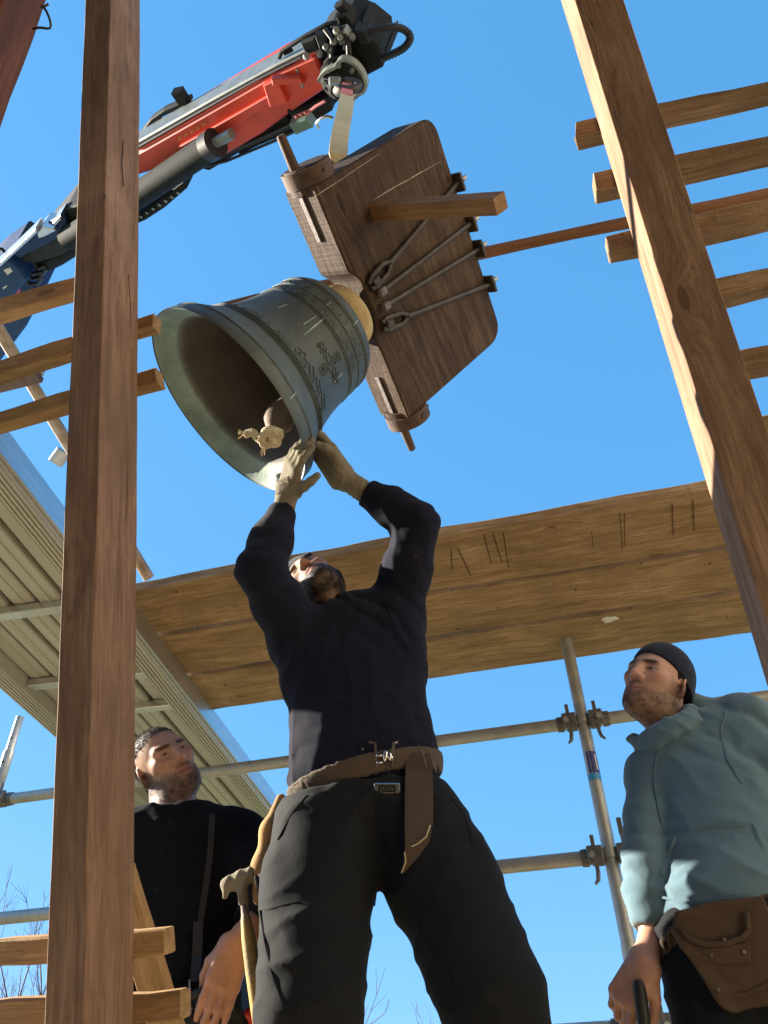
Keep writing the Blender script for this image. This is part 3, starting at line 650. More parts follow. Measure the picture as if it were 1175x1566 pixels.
# clapper with knotted rope
cl0 = BC+BU*.42; ball = JD(428, 640, 2.36); cd = unit(ball-cl0)
Lc = np.linalg.norm(ball-cl0)
mb = MB(); mb.lathe(cl0, cd, [(0, .012), (Lc*.5, .014), (Lc-.10, .018), (Lc-.06, .030), (Lc-.02, .047), (Lc+.015, .046), (Lc+.045, .03), (Lc+.06, .017), (Lc+.075, .014), (Lc+.09, .022), (Lc+.10, .018), (Lc+.105, .004)], 24)
clp = mb.build('clapper', M['rust'], bell, None, True, 50)
kn = JD(412, 668, 2.27); rx, ru, rf = RGT, UPC, FWD
def rope(pts, r=.012, name='rope_knot'):
    pts = [V3(p) for p in pts]; P = []
    for i in range(len(pts)-1):
        for k in range(6):
            t = k/6; p_1 = pts[max(i-1, 0)]; p2 = pts[min(i+2, len(pts)-1)]; a_, b_ = pts[i], pts[i+1]
            P.append(.5*((2*a_)+(-p_1+b_)*t+(2*p_1-5*a_+4*b_-p2)*t*t+(-p_1+3*a_-3*b_+p2)*t**3))
    P.append(pts[-1]); mb = MB(); n = len(P)
    for s_ in range(3):
        Q = []
        for i, p in enumerate(P):
            T = unit(P[min(i+1, n-1)]-P[max(i-1, 0)]); a_ = unit(np.cross(T, FWD+.3*RGT)); b_ = np.cross(T, a_); w = i*.75+s_*2.094
            Q.append(p+(a_*math.cos(w)+b_*math.sin(w))*r*.5)
        mb.tube(Q, r*.62, 7)
    o = mb.build(name, M['rope'], clp, None, True); o['kind'] = 'stuff'; return o
st_ = ball+cd*.082; ca_ = unit(np.cross(cd, FWD)); cb_ = np.cross(cd, ca_)
coil = [st_+cd*(.004*t-.014)+(ca_*math.cos(t)+cb_*math.sin(t))*.0235 for t in np.linspace(0, 9.6, 22)]
rope(coil[:3][::-1][:1]+coil+[kn+rx*-.012+ru*.004-rf*.02, kn+rx*-.030-ru*.006-rf*.016, kn+rx*-.044+ru*.010-rf*.010, kn+rx*-.058+ru*.012, kn+rx*-.070+ru*.006], .0115)
rope([kn+rx*.004-ru*.004-rf*.024, kn+rx*.016-ru*.018-rf*.026, kn-rx*.006-ru*.026-rf*.024, kn-rx*.02-ru*.012-rf*.026, kn-rx*.006+ru*.006-rf*.03, kn+rx*.018+ru*.008-rf*.026, kn+rx*.036+ru*.012-rf*.012], .0115)
mb = MB()
for k in range(26):
    a_ = random.uniform(0, 6.28); q = kn+rx*-.072+ru*.008; mb.tube([q, q-rx*random.uniform(.008, .02)+(ru*math.cos(a_)-rf*math.sin(a_))*random.uniform(.006, .016)], .0012, 4)
for k in range(10): q = kn-rx*.012-ru*.022; mb.tube([q, q-ru*random.uniform(.015, .036)-rx*random.uniform(-.002, .016)], .0012, 4)
mb.build('rope_fray', M['rope'], clp)['kind'] = 'stuff'

# ------------------------------------------------------------------ round pole behind the headstock
a_ = JP(335, 470, HS(0, -TH-.30, 0), YA); b_ = JP(725, 391, HS(0, 0, .5)+YA*.34, YA); 
pa = JD(325, 473, 3.35); pb_ = JD(1175, 296, 3.15)
o = MB().tube([pa+(pb_-pa)*k/12+ZA*.004*math.sin(k) for k in range(13)]+[pb_+(pb_-pa)*.3], [.018]+[.0245+.0012*math.sin(k*1.7) for k in range(13)], 14).build('wooden_pole', M['pole'] if 'pole' in M else wood('pole_wood', (.30, .15, .075), (.22, .10, .05), (.11, .05, .025), 2, .7, .6), None, frame(pa, pb_-pa, ZA), True, 50)
tag(o, 'long round brown pole running level behind the headstock to the leaning rafter', 'pole')

# ------------------------------------------------------------------ lifting sling
hook = JD(531, 138, 3.6); low = JP(520, 240, HS(-.437, 0, 0), BG)
sl = empty('lifting_sling', hook); tag(sl, 'worn yellow-white lifting sling with pink loop, between the hook and headstock', 'lifting sling')
b1 = HS(-.39, -TH-.006, .22); low = JP(518, 236, HS(0, -TH-.008, 0), BN)
mb = MB(); mb.ribbon([hook+(low-hook)*(k/10)+RGT*.004*math.sin(k*.6) for k in range(11)]+[low-ZA*.08+BG*.05, low-ZA*.16+BG*.12], [.05, .056]+[.066]*11, .006, RGT*.95+FWD*.25-UPC*.1)
mb.build('webbing', M['strap'], sl)
mb = MB(); mb.ribbon([hook+ZA*.07, hook+(low-hook)*.015, hook+(low-hook)*.11], [.05, .054, .056], .012, RGT*.95+FWD*.25); mb.build('pink_loop', M['pinkstrap'], sl)

# ------------------------------------------------------------------ crane
cr = empty('loader_crane', JD(-60, 560, 6.6)); tag(cr, 'red and blue hydraulic crane boom with black head and rotator above the bell', 'crane')
T0 = JD(545, 80, 3.85); K0 = JD(105, 322, 5.7); e1 = unit(K0-T0)
vr = unit(JD(350, 190, 4.6)); e3 = vr-e1*np.dot(vr, e1); e3 = unit(e3); up0 = np.cross(e3, e1)
tilt = math.radians(24); e3 = unit(e3*math.cos(tilt)+(up0 if up0@ZA > 0 else -up0)*math.sin(tilt))     # plane of the boom, leaning so that the underside shows
def CP(px, py, off=0.0): return JP(px, py, T0, e3)+e3*off
cmw = frame(T0, e1, np.cross(e3, e1))
def cpr(name, pix, o0, o1, mat, b=.008, parent=None):
    mb = MB(); mb.prism([CP(x, y, o0) for x, y in pix], e3*(o1-o0), b); return mb.build(name, mat, parent or cr, cmw)
def ctube(name, pix, offs, r, mat, n=16, parent=None, smooth=True):
    if not hasattr(offs, '__len__'): offs = [offs]*len(pix)
    mb = MB(); mb.tube([CP(x, y, q) for (x, y), q in zip(pix, offs)], r, n); return mb.build(name, mat, parent or cr, cmw, smooth, 40)
cpr('inner_boom', [(150, 242), (208, 209), (335, 136), (425, 86), (488, 54), (492, 66), (425, 97), (335, 150), (208, 224), (150, 257)], -.07, .05, M['grey'])
rb = cpr('red_boom', [(150, 256), (208, 223), (335, 149), (425, 96), (491, 65), (513, 112), (462, 147), (408, 187), (355, 219), (330, 216), (206, 256), (150, 290)], -.10, .16, M['red'], .014)
cpr('boom_flange', [(285, 202), (330, 176), (398, 136), (425, 120), (432, 126), (350, 186), (322, 200)], -.125, -.098, M['red'], .004, rb)
cpr('bracket_plate', [(415, 104), (435, 94), (452, 132), (425, 138)], -.135, -.09, M['red'], .006, rb)
cpr('hinge_lug', [(428, 93), (470, 91), (478, 100), (430, 103)], -.14, -.10, M['red'], .004, rb)
cpr('rivet_strip', [(462, 84), (465, 84), (474, 112), (471, 114)], -.106, -.099, M['grey'], .001, rb)
cpr('lower_extension', [(215, 300), (330, 224), (440, 170), (470, 160), (520, 128), (590, 78), (592, 92), (540, 135), (510, 162), (470, 184), (400, 214), (320, 262), (302, 258), (298, 248), (215, 318)], .0, .24, M['black'], .01)
cpr('extension_step', [(446, 160), (510, 134), (513, 158), (490, 172), (470, 180), (458, 184)], -.06, .05, M['black'], .006)
cpr('extension_step', [(360, 205), (440, 166), (462, 188), (400, 214), (370, 228)], -.05, .05, M['black'], .006)
ctube('hydraulic_cylinder', [(120, 335), (240, 258), (340, 188)], -.19, [.080, .078, .074], M['black'], 28)
ctube('cylinder_cap', [(336, 190), (348, 182)], -.19, [.082, .082], M['rubber'], 28)
ctube('piston_rod', [(346, 183), (372, 168)], -.19, .03, M['grey'], 14)
# hanging chain tray
tray = cpr('cable_chain', [(150, 355), (215, 315), (290, 258), (296, 268), (262, 298), (232, 318), (205, 330), (150, 372)], -.12, .02, M['black'], .01)
for k in range(14):
    x = 160+k*9.5; y = 352-k*6.2; mb = MB(); mb.tube([CP(x, y+2, -.125), CP(x, y+2, -.13)], .012, 8); mb.build('link_pin', M['grey'], tray, cmw)
cpr('work_lamp_arm', [(208, 214), (225, 192), (245, 178), (268, 168), (285, 160), (287, 166), (262, 180), (240, 190), (238, 205), (212, 224)], .05, .10, M['darkgrey'], .006)
cpr('arm_bracket', [(258, 150), (272, 147), (284, 166), (272, 170)], .03, .09, M['black'], .005)
for x, y in ((372, 160), (300, 225), (330, 205), (452, 150)): 
    mb = MB(); mb.tube([CP(x, y, -.10), CP(x, y, -.108)], .012, 8); mb.build('bolt', M['black'], rb, cmw)
# lettering dashes on the red boom (illegible decals)
for k in range(5): cpr('decal', [(282+k*9, 193-k*5.5), (287+k*9, 190-k*5.5), (288+k*9, 194-k*5.5), (283+k*9, 197-k*5.5)], -.1012, -.1005, M['decal'] if 'decal' in M else M.setdefault('decal', plain('yellow_decal', (.55, .25, .05), .5)), 0, rb)
cpr('green_lamp', [(461, 148), (486, 137), (497, 152), (471, 164)], -.22, -.14, M['greenbox'], .008)
for k in range(3): ctube('lamp_stud', [(472+k*7, 146-k*3), (470+k*7, 140-k*3)], -.18, .012, M['pinkpaint'] if 'pinkpaint' in M else M.setdefault('pinkpaint', plain('faded_pink_paint', (.5, .14, .15), .5)), 8)
ctube('lamp_wire', [(486, 138), (498, 128), (512, 120)], -.17, .008, M['pinkpaint'], 8)
for k_, (dx, dy) in enumerate(((0, 0), (4, 7), (-3, -5))): ctube('hydraulic_line', [(205+dx, 300+dy), (250+dx, 276+dy), (300+dx, 240+dy), (350+dx, 226+dy), (420+dx, 196+dy), (470+dx, 172+dy)], -.06-.01*k_, .009, M['rubber'], 8)
ctube('hydraulic_line', [(212, 214), (300, 163), (400, 106), (470, 70)], -.085, .008, M['rubber'], 8)
# boom head
hd = cpr('boom_head', [(488, 58), (505, 40), (530, 28), (560, 40), (585, 60), (590, 92), (560, 108), (530, 122), (512, 120), (498, 100)], -.06, .18, M['black'], .012)
for pix, o0, o1, mt in [([(512, 8), (524, 2), (534, 14), (522, 20)], -.02, .03, 'black'), ([(517, 18), (532, 14), (545, 34), (528, 40)], -.04, .05, 'black'),
        ([(468, 48), (488, 40), (496, 58), (476, 66)], -.09, -.02, 'darkgrey'), ([(490, 34), (506, 30), (512, 50), (498, 56)], -.10, -.02, 'darkgrey'),
        ([(548, 30), (566, 32), (572, 50), (556, 50)], -.08, -.0, 'darkgrey'), ([(556, 28), (572, 46), (584, 70), (574, 78), (560, 60)], -.02, .12, 'black'), ([(520, 30), (536, 24), (548, 40), (530, 48)], -.11, -.05, 'grey')]:
    cpr('head_block', pix, o0, o1, M[mt], .006, hd)
for x, y in ((478, 66), (520, 44), (530, 38), (498, 62), (548, 36), (508, 52), (538, 52), (524, 26), (515, 60)):
    ctube('fitting', [(x, y), (x+3, y-9)], [-.10, -.13], [.018, .014], M['grey'], 8, hd)
ctube('rail', [(432, 78), (436, 68), (470, 46), (506, 26), (520, 24)], -.05, .011, M['black'], 10)
ctube('rail', [(440, 72), (452, 66)], -.05, .009, M['black'], 10)
ctube('hose', [(505, 28), (520, 34), (520, 60), (508, 76)], [-.08, -.12, -.13, -.1], .013, M['rubber'], 10)
ctube('hose', [(530, 24), (545, 40), (548, 66), (540, 84)], [-.08, -.13, -.15, -.12], .013, M['rubber'], 10)
# big looping corrugated hose
hp = [(560, 46), (575, 38), (600, 33), (620, 36), (631, 48), (622, 64), (600, 76), (578, 84)]
P = [CP(x, y, -.04) for x, y in hp]; Q = []
for i in range(len(P)-1):
    for k in range(10):
        t = k/10; p_1 = P[max(i-1, 0)]; p2 = P[min(i+2, len(P)-1)]; Q.append(.5*((2*P[i])+(-p_1+P[i+1])*t+(2*p_1-5*P[i]+4*P[i+1]-p2)*t*t+(-p_1+3*P[i]-3*P[i+1]+p2)*t**3))
mb = MB(); mb.tube(Q, [.020 if k % 2 else .0155 for k in range(len(Q))], 10); mb.build('corrugated_hose', M['rubber'], cr, cmw)
# rotator: guard ring, drum, shackle
rc_ = CP(538, 88, -.17)
rax = unit(-e3*.85-ZA*.5)
mb = MB(); mb.lathe(rc_, rax, [(-.10, .07), (-.06, .11), (-.01, .115), (.0, .10), (.012, .085), (.03, .06), (.05, .045), (.085, .04), (.09, .01)], 28)
rt = mb.build('rotator', M['black'], cr, None, True, 40)
aa = unit(np.cross(rax, ZA)); bb = np.cross(rax, aa)
for k in range(8):
    t = k*.785; q = rc_+(aa*math.cos(t)+bb*math.sin(t))*.085; mb = MB(); mb.tube([q-rax*.01, q+rax*.022], .012, 6); mb.build('bolt', M['grey'], rt)
    mb = MB(); q2 = rc_+(aa*math.cos(t+.39)+bb*math.sin(t+.39))*.088; mb.box(q2+rax*.006, aa*.012, bb*.012, rax*.006, .003); mb.build('drum_lug', M['darkgrey'], rt)
gp = [(506, 80), (516, 66), (532, 58), (537, 50), (546, 46), (560, 52), (572, 66), (578, 84), (574, 96), (562, 102), (556, 116), (548, 122)]
P = [CP(x, y, -.20) for x, y in gp]; Q = []
for i in range(len(P)-1):
    for k in range(5):
        t = k/5; p_1 = P[max(i-1, 0)]; p2 = P[min(i+2, len(P)-1)]; Q.append(.5*((2*P[i])+(-p_1+P[i+1])*t+(2*p_1-5*P[i]+4*P[i+1]-p2)*t*t+(-p_1+3*P[i]-3*P[i+1]+p2)*t**3))
mb = MB(); mb.ribbon(Q, .034, .014, e3); mb.build('guard_ring', M['guard'] if 'guard' in M else M.setdefault('guard', plain('olive_grey_paint', (.22, .23, .19), .5)), rt)
hb = hook+ZA*.06
mb = MB(); mb.tube([rc_+rax*.08, (rc_+rax*.08+hb)/2, hb+ZA*.05], [.03, .028, .022], 12); mb.build('hook_shank', M['iron'], rt, None, True, 50)
mb = MB(); mb.tube([hb+ZA*.05+(RGT*math.sin(t)*.055)+ZA*(-.05+.05*math.cos(t)) for t in np.linspace(-.3, 4.6, 22)], [.019]*18+[.016, .013, .01, .006], 10); mb.build('hook', M['iron'], rt, None, True)
mb = MB(); mb.box(hb+ZA*.055-RGT*.06, RGT*.03, FWD*.02, UPC*.016, .008); mb.build('hook_latch', M['grey'], rt)
ctube('bright_shackle', [(514, 134), (511, 126), (518, 118), (528, 115), (536, 118)], -.30, .008, M['chrome'], 8, rt)
# blue main arm and knuckle
D2 = 5.85
def bpr(name, pix, o0, o1, mat, b=.01): return cpr(name, pix, o0, o1, mat, b)
bpr('knuckle_plate', [(150, 285), (110, 302), (78, 340), (50, 372), (28, 366), (26, 374), (46, 384), (64, 386), (106, 372), (150, 345)], -.12, .20, M['darkgrey'])
bpr('blue_link', [(112, 300), (75, 324), (30, 366), (44, 372), (60, 362), (80, 352), (104, 338), (118, 318)], -.16, -.13, M['blue'])
ba = bpr('blue_arm', [(30, 366), (48, 384), (58, 400), (24, 440), (-20, 490), (-75, 560), (-120, 520), (-60, 440), (0, 386)], -.20, .22, M['blue'], .02)
bpr('arm_top_plate', [(76, 322), (30, 366), (0, 394), (-60, 448), (-64, 442), (-2, 388), (28, 360), (73, 316)], -.22, -.10, M['alu_bright'], .004)
bpr('blue_column', [(64, 448), (40, 500), (-20, 580), (-140, 760), (-240, 700), (-110, 520), (-20, 440), (30, 420)], .0, .34, M['blue'], .02)
for pix in ([(22, 384), (32, 380), (36, 386), (28, 392)], [(20, 412), (26, 408), (27, 410), (21, 415)]): cpr('decal', pix, -.2015, -.201, M['white'], 0, ba)
ctube('spring_cylinder', [(72, 400), (92, 388), (118, 372), (150, 352)], -.05, [.05, .06, .055, .05], M['black'], 14)
for k in range(9):
    ctube('coil', [(86+k*6, 378-k*3.6), (88+k*6, 374-k*3.6)], -.05, .045, M['rubber'], 10)
for pts in ([(48, 400), (60, 404), (74, 402)], [(44, 392), (56, 412), (70, 410), (80, 396)], [(58, 386), (68, 396), (78, 392)], [(46, 408), (52, 420), (66, 420), (74, 410)]):
    ctube('hose', pts, -.10, .016, M['rubber'], 8)
cpr('link_plate', [(58, 398), (70, 396), (76, 408), (64, 424), (56, 416)], -.06, .04, M['darkgrey'], .006)
ctube('red_cap', [(32, 420), (36, 428)], -.12, [.04, .03], M['redplastic'], 12)
cpr('top_clip', [(74, 326), (82, 316), (100, 318), (103, 322), (84, 332), (76, 334)], -.2, -.05, M['alu_bright'], .006)
cpr('top_clip', [(96, 312), (108, 300), (110, 308), (100, 318)], -.18, -.05, M['alu_bright'], .006)
ctube('frame_rail', [(-4, 372), (8, 374), (14, 382), (0, 388)], -.05, .014, M['black'], 8)

# ------------------------------------------------------------------ signed-distance modelling for the people
class Grid:
    def __init__(s, lo, hi, h):
        s.lo = np.array(lo, np.float32); s.h = h; s.n = np.ceil((np.array(hi)-np.array(lo))/h).astype(int)+1
        s.ax = [s.lo[i]+np.arange(s.n[i], dtype=np.float32)*h for i in range(3)]
        s.f = np.full(s.n, 1.0, np.float32)
    def sl(s, lo, hi):
        a = np.clip(np.floor((np.array(lo)-s.lo)/s.h).astype(int), 0, s.n); b = np.clip(np.ceil((np.array(hi)-s.lo)/s.h).astype(int)+1, 0, s.n)
        return tuple(slice(a[i], b[i]) for i in range(3))
    def pts(s, q):
        x, y, z = [s.ax[i][q[i]] for i in range(3)]
        return x[:, None, None], y[None, :, None], z[None, None, :]
    def comb(s, q, d, k, mode):
        f = s.f[q]
        if mode == 'u':
            if k > 0: h = np.maximum(k-np.abs(f-d), 0)/k; r = np.minimum(f, d)-h*h*k*.25
            else: r = np.minimum(f, d)
        else:
            d = -d if mode == 's' else d
            if k > 0: h = np.maximum(k-np.abs(f-d), 0)/k; r = np.maximum(f, d)+h*h*k*.25
            else: r = np.maximum(f, d)
        s.f[q] = r
    def cone(s, a, b, ra, rb, k=.02, mode='u'):
        a, b = V3(a), V3(b); m = max(ra, rb)+k+2*s.h+.012
        q = s.sl(np.minimum(a, b)-m, np.maximum(a, b)+m)
        if any(t.stop <= t.start for t in q): return s
        x, y, z = s.pts(q); ba = b-a; bb = float(ba@ba)+1e-12
        t = np.clip(((x-a[0])*ba[0]+(y-a[1])*ba[1]+(z-a[2])*ba[2])/bb, 0, 1).astype(np.float32)
        d = np.sqrt((x-a[0]-t*ba[0])**2+(y-a[1]-t*ba[1])**2+(z-a[2]-t*ba[2])**2)-(ra+(rb-ra)*t)
        s.comb(q, d, k, mode); return s
    def chain(s, pts, rs, k=.02):
        for i in range(len(pts)-1): s.cone(pts[i], pts[i+1], rs[i], rs[i+1], k)
        return s
    def ell(s, c, R, r, k=.02, mode='u'):
        c = V3(c); R = np.array(R, float); r = V3(r); m = max(r)+k+2*s.h+.012
        q = s.sl(c-m, c+m)
        if any(t.stop <= t.start for t in q): return s
        x, y, z = s.pts(q); x, y, z = x-c[0], y-c[1], z-c[2]
        L = [(x*R[i][0]+y*R[i][1]+z*R[i][2])/r[i] for i in range(3)]
        k0 = np.sqrt(L[0]**2+L[1]**2+L[2]**2); k1 = np.sqrt((L[0]/r[0])**2+(L[1]/r[1])**2+(L[2]/r[2])**2)+1e-6
        s.comb(q, np.where(k0 < .05, -min(r), k0*(k0-1)/k1).astype(np.float32), k, mode); return s
    def half(s, p, n, k=.0, mode='i'):        # keep the side where (x-p).n < 0
        p, n = V3(p), unit(n); q = (slice(None),)*3; x, y, z = s.pts(q)
        s.comb(q, ((x-p[0])*n[0]+(y-p[1])*n[1]+(z-p[2])*n[2]).astype(np.float32), k, mode); return s
    def box(s, c, R, r, rd=.005, k=0, mode='u'):
        c = V3(c); R = np.array(R, float); m = float(np.linalg.norm(r))+k+2*s.h+.01; q = s.sl(c-m, c+m)
        if any(t.stop <= t.start for t in q): return s
        x, y, z = s.pts(q); x, y, z = x-c[0], y-c[1], z-c[2]
        L = [np.abs(x*R[i][0]+y*R[i][1]+z*R[i][2])-(r[i]-rd) for i in range(3)]
        d = np.sqrt(sum(np.maximum(l, 0)**2 for l in L))+np.minimum(np.maximum(np.maximum(L[0], L[1]), L[2]), 0)-rd
        s.comb(q, d.astype(np.float32), k, mode); return s
    def disp(s, fn, w=.03):
        m = np.abs(s.f) < w; i = np.nonzero(m); P = np.stack([s.ax[k][i[k]] for k in range(3)], -1).astype(np.float64)
        s.f[m] += fn(P).astype(np.float32); return s
    def copy(s):
        g = Grid.__new__(Grid); g.lo, g.h, g.n, g.ax = s.lo, s.h, s.n, s.ax; g.f = s.f.copy(); return g
    def shell(s, off, p0, n, half, thick):   # band hugging the surface
        g = s.copy(); a = g.f-off-thick; x, y, z = g.pts((slice(None),)*3); n = unit(n)
        d = np.abs((x-p0[0])*n[0]+(y-p0[1])*n[1]+(z-p0[2])*n[2])-half
        g.f = np.maximum(np.maximum(a, -(s.f-off+.004)), d).astype(np.float32); return g
    def mesh(s):
        f = s.f; n = f.shape; ins = f < 0
        c = np.zeros((n[0]-1, n[1]-1, n[2]-1), np.uint8)
        for dx in (0, 1):
            for dy in (0, 1):
                for dz in (0, 1): c += ins[dx:n[0]-1+dx, dy:n[1]-1+dy, dz:n[2]-1+dz]
        act = (c > 0) & (c < 8); idx = np.full(c.shape, -1, np.int64); I = np.nonzero(act); N = len(I[0]); idx[I] = np.arange(N)
        acc = np.zeros((N, 3)); cnt = np.zeros(N); I = [i.astype(np.int64) for i in I]
        off = [(a, b, d) for a in (0, 1) for b in (0, 1) for d in (0, 1)]
        for p in off:
            for ax in range(3):
                if p[ax]: continue
                q = list(p); q[ax] = 1
                fa = f[I[0]+p[0], I[1]+p[1], I[2]+p[2]]; fb = f[I[0]+q[0], I[1]+q[1], I[2]+q[2]]
                m = (fa < 0) != (fb < 0); t = np.where(m, fa/(fa-fb+1e-12), 0)
                for k in range(3): acc[:, k] += np.where(m, p[k]+(t if k == ax else 0), 0)
                cnt += m
        v = acc/cnt[:, None]+np.stack(I, -1); v = v*s.h+s.lo
        F = []
        for ax in range(3):
            a = [slice(0, n[k]) for k in range(3)]; b = [slice(0, n[k]) for k in range(3)]
            a[ax] = slice(0, n[ax]-1); b[ax] = slice(1, n[ax])
            ia, ib = ins[tuple(a)], ins[tuple(b)]; E = np.nonzero(ia != ib); u, w = (ax+1) % 3, (ax+2) % 3
            ok = (E[u] > 0) & (E[w] > 0) & (E[u] < n[u]-1) & (E[w] < n[w]-1); E = [e[ok] for e in E]
            flip = ia[tuple(E)]
            def cell(du, dw):
                q = [e.copy() for e in E]; q[u] = q[u]+du; q[w] = q[w]+dw; return idx[tuple(q)]
            Q = np.stack([cell(-1, -1), cell(0, -1), cell(0, 0), cell(-1, 0)], -1)
            Q[~flip] = Q[~flip][:, ::-1]; F.append(Q)
        return v, np.concatenate(F)
def mesh_data(name, v, f):
    me = bpy.data.meshes.new(name); me.vertices.add(len(v)); me.vertices.foreach_set('co', np.asarray(v, np.float32).ravel())
    me.loops.add(len(f)*4); me.loops.foreach_set('vertex_index', np.asarray(f, np.int32).ravel())
    me.polygons.add(len(f)); me.polygons.foreach_set('loop_start', np.arange(len(f), dtype=np.int32)*4); me.polygons.foreach_set('loop_total', np.full(len(f), 4, np.int32))
    me.polygons.foreach_set('use_smooth', np.ones(len(f), bool)); me.update(calc_edges=True); return me
def relax(v, f, it=1, lam=.5):
    for _ in range(it):
        acc = np.zeros_like(v); cnt = np.zeros(len(v))
        for a, b in ((0, 1), (1, 2), (2, 3), (3, 0)):
            np.add.at(acc, f[:, a], v[f[:, b]]); np.add.at(acc, f[:, b], v[f[:, a]]); np.add.at(cnt, f[:, a], 1); np.add.at(cnt, f[:, b], 1)
        v = v+(acc/np.maximum(cnt, 1)[:, None]-v)*lam
    return v
def sdf_obj(name, g, mat, parent, it=1):
    v, f = g.mesh(); v = relax(v, f, it); mw = WM[parent.name] if parent is not None else Matrix()
    o_ = np.array(mw.translation); return link(name, mesh_data(name, v-o_, f), mat, parent, mw)
_T = np.random.default_rng(3).random((32, 32, 32))
def vnoise(P):
    i = np.floor(P).astype(int); t = P-i; t = t*t*(3-2*t); r = 0
    for dx in (0, 1):
        for dy in (0, 1):
            for dz in (0, 1):
                w = (t[:, 0] if dx else 1-t[:, 0])*(t[:, 1] if dy else 1-t[:, 1])*(t[:, 2] if dz else 1-t[:, 2])
                r = r+w*_T[(i[:, 0]+dx) % 32, (i[:, 1]+dy) % 32, (i[:, 2]+dz) % 32]
    return r-.5
def folds(P, amp, dirv, freq, seed=0.0):
    """soft cloth creases running across dirv"""
    d = unit(dirv); w = vnoise(P*7+seed)*2.2+vnoise(P*3+seed+9)*3
    s_ = np.sin((P@d)*freq+w*2.2); rid = 1-np.abs(s_); m = np.clip(.5+vnoise(P*5+seed+4)*2.0, 0, 1)
    return -amp*(rid**2)*m+amp*.35*m
def elbow_folds(P, c, d, R, amp, freq=110):
    r = np.linalg.norm(P-c, axis=1); w = np.exp(-(r/R)**2); d = unit(d)
    return -amp*w*np.abs(np.sin((P-c)@d*freq*.5+vnoise(P*14)*3))

def onb(f, u):
    f = unit(f); u = V3(u); u = unit(u-f*np.dot(u, f)); x = np.cross(f, u); return x, f, u     # x = to the subject's right... local X, forward Y, up Z
def head_mesh(c, f, u, neck_to, h=.0028, ear=True, sc=1.0, brow=.0):
    X, Fv, U = onb(f, u)
    def L(x, y, z): return c+(X*x+Fv*y+U*z)*sc
    R = (X, Fv, U); r_ = lambda *a: tuple(q*sc for q in a)
    lo = np.minimum(c, neck_to)-.16; hi = np.maximum(c, neck_to)+.16
    g = Grid(lo, hi, h)
    g.ell(L(0, -.012, .035), R, r_(.076, .098, .088), .02)
    g.ell(L(0, .030, -.035), R, r_(.062, .068, .085), .04)
    g.ell(L(0, .045, -.078), R, r_(.045, .048, .042), .03)
    g.cone(L(-.05, .0, -.062), L(-.016, .072, -.101), .018*sc, .019*sc, .03); g.cone(L(.05, .0, -.062), L(.016, .072, -.101), .018*sc, .019*sc, .03)
    g.ell(L(0, .078, -.104), R, r_(.023, .017, .016), .02)
    for s_ in (-1, 1):
        g.ell(L(.043*s_, .062, -.012), R, r_(.022, .022, .018), .025)
        g.cone(L(.012*s_, .090, .024), L(.045*s_, .074, .024), .010*sc, .009*sc, .018)
        g.ell(L(.031*s_, .092, .004), R, r_(.019, .014, .012), .014, 's')
        g.ell(L(.031*s_, .072, .005), R, r_(.0155, .0150, .0135), .004)
        g.cone(L(.016*s_, .0865, .008), L(.045*s_, .079, .009), .0045*sc, .004*sc, .006)
        g.cone(L(.018*s_, .086, -.003), L(.044*s_, .079, -.002), .0035*sc, .003*sc, .006)
    g.chain([L(0, .089, .020), L(0, .101, -.002), L(0, .113, -.024)], [.009*sc, .0095*sc, .0125*sc], .012)
    for s_ in (-1, 1):
        g.ell(L(.0125*s_, .101, -.030), R, r_(.009, .011, .008), .007)
        g.ell(L(.0068*s_, .1045, -.0385), R, r_(.0042, .007, .006), .003, 's')
    g.cone(L(-.020, .086, -.060), L(0, .0955, -.057), .0050*sc, .0065*sc, .007); g.cone(L(.020, .086, -.060), L(0, .0955, -.057), .0050*sc, .0065*sc, .007)
    g.cone(L(-.017, .085, -.072), L(0, .0935, -.0725), .0055*sc, .0075*sc, .007); g.cone(L(.017, .085, -.072), L(0, .0935, -.0725), .0055*sc, .0075*sc, .007)
    g.box(L(0, .100, -.0648), R, r_(.021, .010, .0011), .0008*sc, .002, 's')
    if ear:
        for s_ in (-1, 1):
            E = onb(unit(X*s_*.85-Fv*.5), U-Fv*.15); e = L(.079*s_, -.012, -.004)
            EF = E[1]; ER = (unit(np.cross(EF, E[2])), EF, E[2])
            g.ell(e, ER, r_(.019, .007, .031), .006); g.ell(L(.074*s_, -.006, -.026), ER, r_(.010, .008, .012), .006)
            g.ell(e+EF*.007*sc+U*.004*sc, ER, r_(.0115, .006, .019), .003, 's')
    nk = L(0, -.022, -.055); g.cone(nk, neck_to, .058*sc, .064*sc, .03); g.cone(L(0, .028, -.085), neck_to+Fv*.01, .030*sc, .04*sc, .04)
    v, fc = g.mesh(); v = relax(v, fc, 1, .35)
    loc = np.stack([(v-c)@X, (v-c)@Fv, (v-c)@U], -1)/sc
    return v, fc, loc, L, (X, Fv, U)
